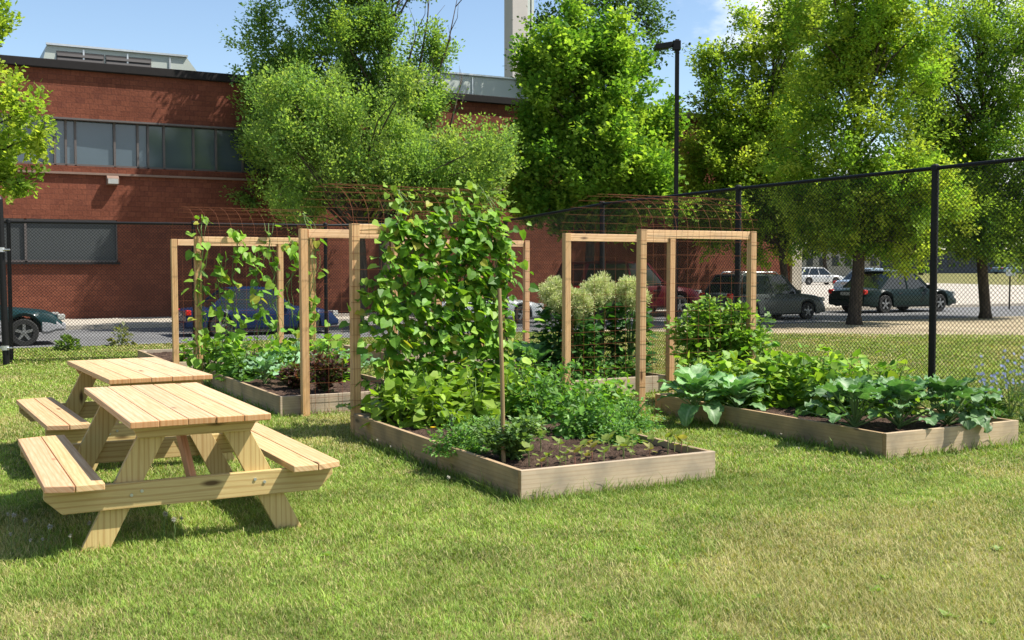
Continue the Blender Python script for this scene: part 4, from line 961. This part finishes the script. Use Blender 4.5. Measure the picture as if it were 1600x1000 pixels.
for i, (px, py, h, r, lab) in enumerate([(718, 706, .27, .24, 'curly dark green parsley hanging over the left board of the front bed'), (752, 690, .24, .2, 'curly parsley behind the one that hangs over the board'),
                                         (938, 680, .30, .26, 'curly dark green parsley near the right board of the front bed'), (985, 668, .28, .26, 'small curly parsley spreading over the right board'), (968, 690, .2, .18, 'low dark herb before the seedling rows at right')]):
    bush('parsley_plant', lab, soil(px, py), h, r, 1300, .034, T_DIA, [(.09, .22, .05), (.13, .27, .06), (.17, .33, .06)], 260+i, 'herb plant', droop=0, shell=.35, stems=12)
mb = MB(); t = empty('onion_plant', soil(706, 668), 0, 'thin blue grey onion leaves in the bare soil of the front bed', 'onion plant')
for k in range(16): a = prn.uniform(0, 6.3); l = prn.uniform(.15, .27); s = prn.uniform(.2, .8); mb.tube([(0, 0, 0), (math.cos(a)*l*s*.4, math.sin(a)*l*s*.4, l*.7), (math.cos(a)*l*s, math.sin(a)*l*s, l*.95)], [.004, .003, .0008], 5)
mb.build('leaf', m_plain('onion_leaf', (.20, .27, .18), .5), t)
def yflower(px, py, lab):
    t = empty('yellow_flower', soil(px, py), 0, lab, 'flower'); mb = MB(); mb.tube([(0, 0, 0), (.01, 0, .12)], .003, 5); mb.build('stem', M['stem'], t); lm = LM(); n = 9
    a = np.linspace(0, 6.28, n, False); d = np.stack([np.cos(a), np.sin(a), np.full(n, .4)], 1); lm.leaves(T_DIA, np.tile([.01, 0, .12], (n, 1)), orient(d, np.tile([0, 0, 1.], (n, 1))), np.full(n, .03), np.tile([.75, .5, .02], (n, 1))); lm.build('petals', M['petal'], t)
yflower(656, 655, 'small yellow flower in front of the left tomato plants'); yflower(675, 688, 'small yellow flower alone in the bare soil of the front bed')
# seedlings
def seedling(kind):
    t = empty('bean_seedling' if kind == 0 else 'red_stem_seedling', (0, 0, 0)); mb = MB(); mb.tube([(0, 0, -.01), (.004, 0, .05), (0, .004, .10)], [.004, .0035, .003], 5); mb.build('stem', m_plain('seedling_stem', (.28, .12, .08) if kind else (.22, .26, .08), .6), t)
    lm = LM(); n = 5; a = np.array([0, 1.3, 2.5, 3.8, 5.1]); d = np.stack([np.cos(a), np.sin(a), np.array([.9, .2, .7, -.1, 1.3])], 1); p = np.tile([0, .004, .10], (n, 1))+d*.02-np.array([0, 0, 1])*np.arange(n)[:, None]*.006
    lm.leaves(T_HRT, p, orient(d, np.tile([0, 0, 1.], (n, 1))), pr.uniform(.035, .06, n), np.array([(.20, .27, .05), (.26, .25, .07)][kind])*pr.uniform(.8, 1.2, (n, 1))); lm.build('leaf', M['crop'], t, smooth=False); return t
s0 = seedling(0); s1 = seedling(1); k0 = k1 = 0
for j, v in enumerate((6.42, 6.60, 6.83, 7.1)):
    for u in np.arange(3.72, 4.98, .125 if j < 2 else .2):
        if prn.random() < (.12 if j < 2 else .4) or (u < 4.1 and j > 1): continue
        kind = prn.random() < .4; src = s1 if kind else s0; cnt = k1 if kind else k0
        o = src if cnt == 0 else copy_tree(src)
        if kind: k1 += 1
        else: k0 += 1
        o.location = W(u+prn.uniform(-.03, .03), v+prn.uniform(-.03, .03), .145); o.rotation_euler = (0, 0, prn.uniform(0, 6)); s = prn.uniform(.7, 1.45); o.scale = (s, s, s)
        tag(o, 'reddish bean seedling in the near rows of the front bed' if kind else 'green bean seedling in the near rows of the front bed', 'seedling', 'reddish seedlings in the front bed' if kind else 'green seedlings in the front bed')
# ---- right hand bed
CO = (.14, .27, .09)
rosette('collard_plant', 'left collard plant with broad blue green leaves and one hanging over the board', soil(1085, 640), 20, .33, .20, 41, CO, .13, 1.25, .2, 1.0, cat='collard plant', rise=.16,
        extra=[(-2.2, .1, .30, .2, 1.9, (-.02, -.16, .08)), (-1.2, .0, .26, .18, 1.6, (.08, -.16, .08))])
rosette('collard_plant', 'right collard plant with pale ribbed leaves beside the bean bushes', soil(1150, 640), 20, .31, .19, 42, (.15, .28, .11), .12, 1.2, .1, 1.0, cat='collard plant', rise=.14)
rosette('collard_plant', 'small collard plant at the back left corner of the right hand bed', soil(1105, 618), 15, .27, .17, 43, (.12, .23, .07), .12, 1.25, .4, .8, cat='collard plant', rise=.14)
k = 0
for (u, v) in [(7.2, 8.75), (7.55, 8.95), (7.9, 8.8), (8.2, 8.95), (7.35, 8.45), (7.55, 8.45), (7.9, 8.3), (8.2, 8.4), (7.75, 7.95), (8.1, 7.9), (8.2, 7.45), (7.9, 7.5), (7.2, 9.15), (7.6, 7.6)]:
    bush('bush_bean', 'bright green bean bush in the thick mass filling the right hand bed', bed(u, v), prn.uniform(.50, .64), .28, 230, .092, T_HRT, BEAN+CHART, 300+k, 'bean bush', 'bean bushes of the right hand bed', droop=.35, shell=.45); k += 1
for i, (px, py, n, lab, ex) in enumerate([(1335, 668, 15, 'left squash plant with large grey green leaves at the near end of the right bed', []), (1405, 668, 17, 'middle squash plant with large grey green leaves touching the soil', []),
                                 (1480, 665, 16, 'right squash plant with its leaves spilling over the near board', [(-.9, .1, .26, .22, 1.9, (.1, -.2, .16)), (-1.5, .2, .24, .22, 1.8, (.02, -.2, .16)), (-.4, .2, .24, .2, 1.4, (.16, -.1, .2))])]):
    rosette('squash_plant', lab, soil(px, py), n+8, .225, .24, 50+i, (.10, .20, .07), .30, 1.3, .05, 1.0, 2.2, .09, cat='squash plant', shape=.55, extra=ex, rise=.1)
feathery('leafy_shrub', 'tall light green leafy bush behind the collards inside the trellis', W(7.93, 9.75, 0), 1.45, .52, 70, 110, .08, [(.20, .35, .05), (.26, .41, .06), (.13, .26, .035)], 61, 'leafy bush', tmpl=T_DIA)
feathery('leafy_shrub', 'smaller leafy stem right of the tall bush under the trellis corner post', W(8.35, 9.65, 0), 1.16, .26, 14, 60, .085, [(.10, .20, .06), (.14, .25, .06)], 62, 'leafy bush', tmpl=T_DIA)
# ---- bed behind the picnic tables
for i, (px, py, lab) in enumerate([(340, 583, 'light green bush at the left end of the bed behind the tables'), (378, 592, 'light green bush with lobed leaves left of the blue green cabbages'), (362, 565, 'light green bush tucked behind two others near the leftmost trellis')]):
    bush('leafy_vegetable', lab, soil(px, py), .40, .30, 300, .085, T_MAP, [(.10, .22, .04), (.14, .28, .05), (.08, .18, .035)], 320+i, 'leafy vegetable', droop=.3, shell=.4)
kl = ['blue green kale plant right of the light green bushes', 'blue green kale plant left of the tall wooden post', 'blue green kale plant between the post and the red leaved plant', 'blue green kale plant behind the red leaved plant', 'blue green kale plant seen right of the trellis post', 'tall blue green kale at the back of the bed']
for i, (px, py) in enumerate([(415, 600), (428, 588), (478, 598), (515, 585), (560, 590), (455, 575)]):
    rosette('kale_plant', kl[i], soil(px, py), 15, .24, .17, 70+i, (.17, .30, .16), .14, 1.25, .2, .9, 2.5, .10, cat='kale plant', rise=.14)
for i, (px, py, lab) in enumerate([(508, 612, 'dark red leaved plant just left of the trellis post'), (462, 606, 'small dark red leaved plant right of the tall post')]):
    feathery('red_leaved_plant', lab, soil(px, py), .55 if i == 0 else .35, .26 if i == 0 else .15, 22, 40, .06, [(.12, .05, .035), (.09, .035, .03), (.10, .12, .04)], 80+i, 'red leaved plant', tmpl=T_DIA)
for i, (u, v) in enumerate([(4.35, 12.9), (4.5, 13.6), (3.9, 13.6), (3.5, 13.9)]):
    bush('bush_bean', 'green bush at the back of the bed behind the picnic tables', bed(u, v), .6, .3, 130, .10, T_HRT, BEAN, 340+i, 'bean bush', 'bushes at the back of the middle left bed', droop=.3)
# ---- bed with the flower heads
for i, (u, v, h, lab) in enumerate([(6.98, 11.75, 1.27, 'leftmost tall plant with a pale cream flower head behind the trellis post'), (7.16, 11.55, 1.12, 'tall plant with a drooping pale flower head right of the post'), (7.62, 11.75, 1.32, 'tallest plant with a large pale cream flower head'), (8.0, 11.6, 1.28, 'rightmost tall plant with a pale flower head beside the trellis post')]):
    t = empty('flowering_plant', bed(u, v), 0, lab, 'flowering plant', 'tall plants with pale flower heads'); q = np.random.default_rng(90+i); mb = MB(); lm = LM(); fh = LM()
    for k in range(7):
        a = k*.9; mb.tube([(0, 0, 0), (math.cos(a)*.05, math.sin(a)*.05, h*.5), (math.cos(a)*.16, math.sin(a)*.16, h*.85)], [.012, .009, .005], 5, cap=False)
    n = 420; z = q.uniform(.08, h*.72, n); a = q.uniform(0, 6.28, n); r = .07+.2*q.random(n)*(1.1-z/h*.5); p = np.stack([np.cos(a)*r, np.sin(a)*r, z], 1)
    lm.leaves(T_DIA, p, orient(np.stack([np.cos(a), np.sin(a), q.uniform(-.5, .5, n)], 1), np.tile([.1, -.2, 1.], (n, 1))+q.normal(size=(n, 3))*.4), q.uniform(.07, .15, n), np.array([.04, .12, .022])*q.uniform(.6, 1.6, (n, 1)))
    mb.build('stem', M['stem'], t); lm.build('foliage', M['crop'], t)
    sc_ = (1.0, .75, 1.12, .95)[i]; PP = []; DD = []
    for k in range(16):
        a = k*2.4; rr_ = .19*math.sqrt((k+.5)/16)*sc_; top_ = np.array([math.cos(a)*rr_, math.sin(a)*rr_, h-.10-.9*rr_**2/.19+q.uniform(-.04, .05)]); foot = np.array([top_[0]*.35, top_[1]*.35, h-.42])
        mb3 = 0; m_ = 330; dd_ = nrm(q.normal(size=(m_, 3))+np.array([math.cos(a)*.5, math.sin(a)*.5, .8])); PP.append(top_+dd_*q.uniform(.02, .105, (m_, 1))*np.array([.9, .9, 1.1])); DD.append(dd_)
        f_ = q.random((90, 1)); PP.append(foot+(top_-foot)*f_+q.normal(size=(90, 3))*.02); DD.append(np.tile(nrm(top_-foot), (90, 1)))
    p = np.concatenate(PP); d = np.concatenate(DD); n = len(p)
    fh.leaves(T_NAR, p, orient(d+q.normal(size=(n, 3))*.25, q.normal(size=(n, 3))), q.uniform(.015, .045, n), np.array([(.58, .62, .28), (.72, .72, .44), (.40, .50, .16)])[q.integers(0, 3, n)]*q.uniform(.8, 1.15, (n, 1)))
    for k in range(26):
        dd = nrm(q.normal(size=3)); dd[2] = abs(dd[2]); mb2 = None
    fh.build('flower_head', M['petal'], t, smooth=False)
for i, (u, v, lab) in enumerate([(6.72, 12.3, 'bright collard plant at the left end of the rear right bed'), (6.95, 12.0, 'bright collard plant next to the pale flower heads'), (6.62, 11.7, 'bright collard plant close to the bean vines')]):
    rosette('collard_plant', lab, bed(u, v), 15, .30, .19, 95+i, (.11, .23, .08), .14, 1.3, .4, .8, cat='collard plant', rise=.2)
bush('leafy_vegetable', 'dark leafy plant below the pale flower heads beside the front board', bed(7.3, 11.3), .4, .3, 260, .08, T_DIA, DARK, 360, 'leafy vegetable', droop=.3)
bush('leafy_vegetable', 'dark leafy plant right below the tallest pale flower head', bed(7.75, 11.35), .35, .26, 240, .08, T_DIA, DARK, 361, 'leafy vegetable', droop=.3)
for i, (u, v, b) in enumerate([(3.5, 16.4, 0), (4.0, 16.8, 0), (6.9, 16.5, 0), (7.4, 16.6, 0)]):
    bush('bush_bean', 'low green bush in one of the rearmost raised beds', bed(u, v), .4, .28, 120, .10, T_HRT, BEAN, 370+i, 'bean bush', 'bushes of the rearmost beds', droop=.3)
# ---- chicory by the right fence
for i, (px, py, h, lab) in enumerate([(1545, 650, .62, 'chicory plant with pale blue flowers nearest the fence post'), (1578, 655, .72, 'tall chicory plant with many pale blue flowers by the right fence'), (1600, 660, .75, 'chicory plant with blue flowers at the right edge of the picture')]):
    t = empty('chicory_plant', G(px, py), 0, lab, 'wildflower', 'chicory by the fence'); mb = MB(); lm = LM(); fl = LM(); q = np.random.default_rng(400+i)
    for k in range(9):
        a = prn.uniform(0, 6.3); s = prn.uniform(.05, .3); hh = h*prn.uniform(.6, 1); e = np.array([math.cos(a)*s, math.sin(a)*s, hh]); mb.tube([(0, 0, 0), (e*.5+np.array([.02, 0, 0])), e], [.004, .003, .0015], 4)
        for f in (1, .86, .7, .55)[:prn.randint(2, 4)]:
            c = e*f; n = 12; aa = np.linspace(0, 6.28, n, False); fc_ = nrm(np.array([q.normal()*.5, -.8, .6])); X = nrm(np.cross(fc_, [0, 0, 1.])); Y = np.cross(X, fc_)
            d = np.cos(aa)[:, None]*X+np.sin(aa)[:, None]*Y; fl = LM(); fl.leaves(T_NAR, np.tile(c, (n, 1)), orient(d, np.tile(fc_, (n, 1))), np.full(n, .021), np.tile([.42, .47, .74], (n, 1))); fl.build('flower', M['petal'], t, smooth=False)
    n = 60; z = q.uniform(0, h*.5, n); a = q.uniform(0, 6.28, n); r = q.uniform(0, .14, n); lm.leaves(T_NAR, np.stack([np.cos(a)*r, np.sin(a)*r, z], 1), orient(np.stack([np.cos(a), np.sin(a), q.uniform(0, 1, n)], 1), np.tile([0, 0, 1.], (n, 1))), q.uniform(.05, .12, n), np.array([.09, .17, .04])*q.uniform(.7, 1.3, (n, 1)))
    mb.build('stem', M['stem'], t); lm.build('foliage', M['crop'], t)
scrub('tuft of tall dark grass and weeds at the foot of the right fence', 1530, 650, .22, .3, 300, 53, (.07, .16, .03))
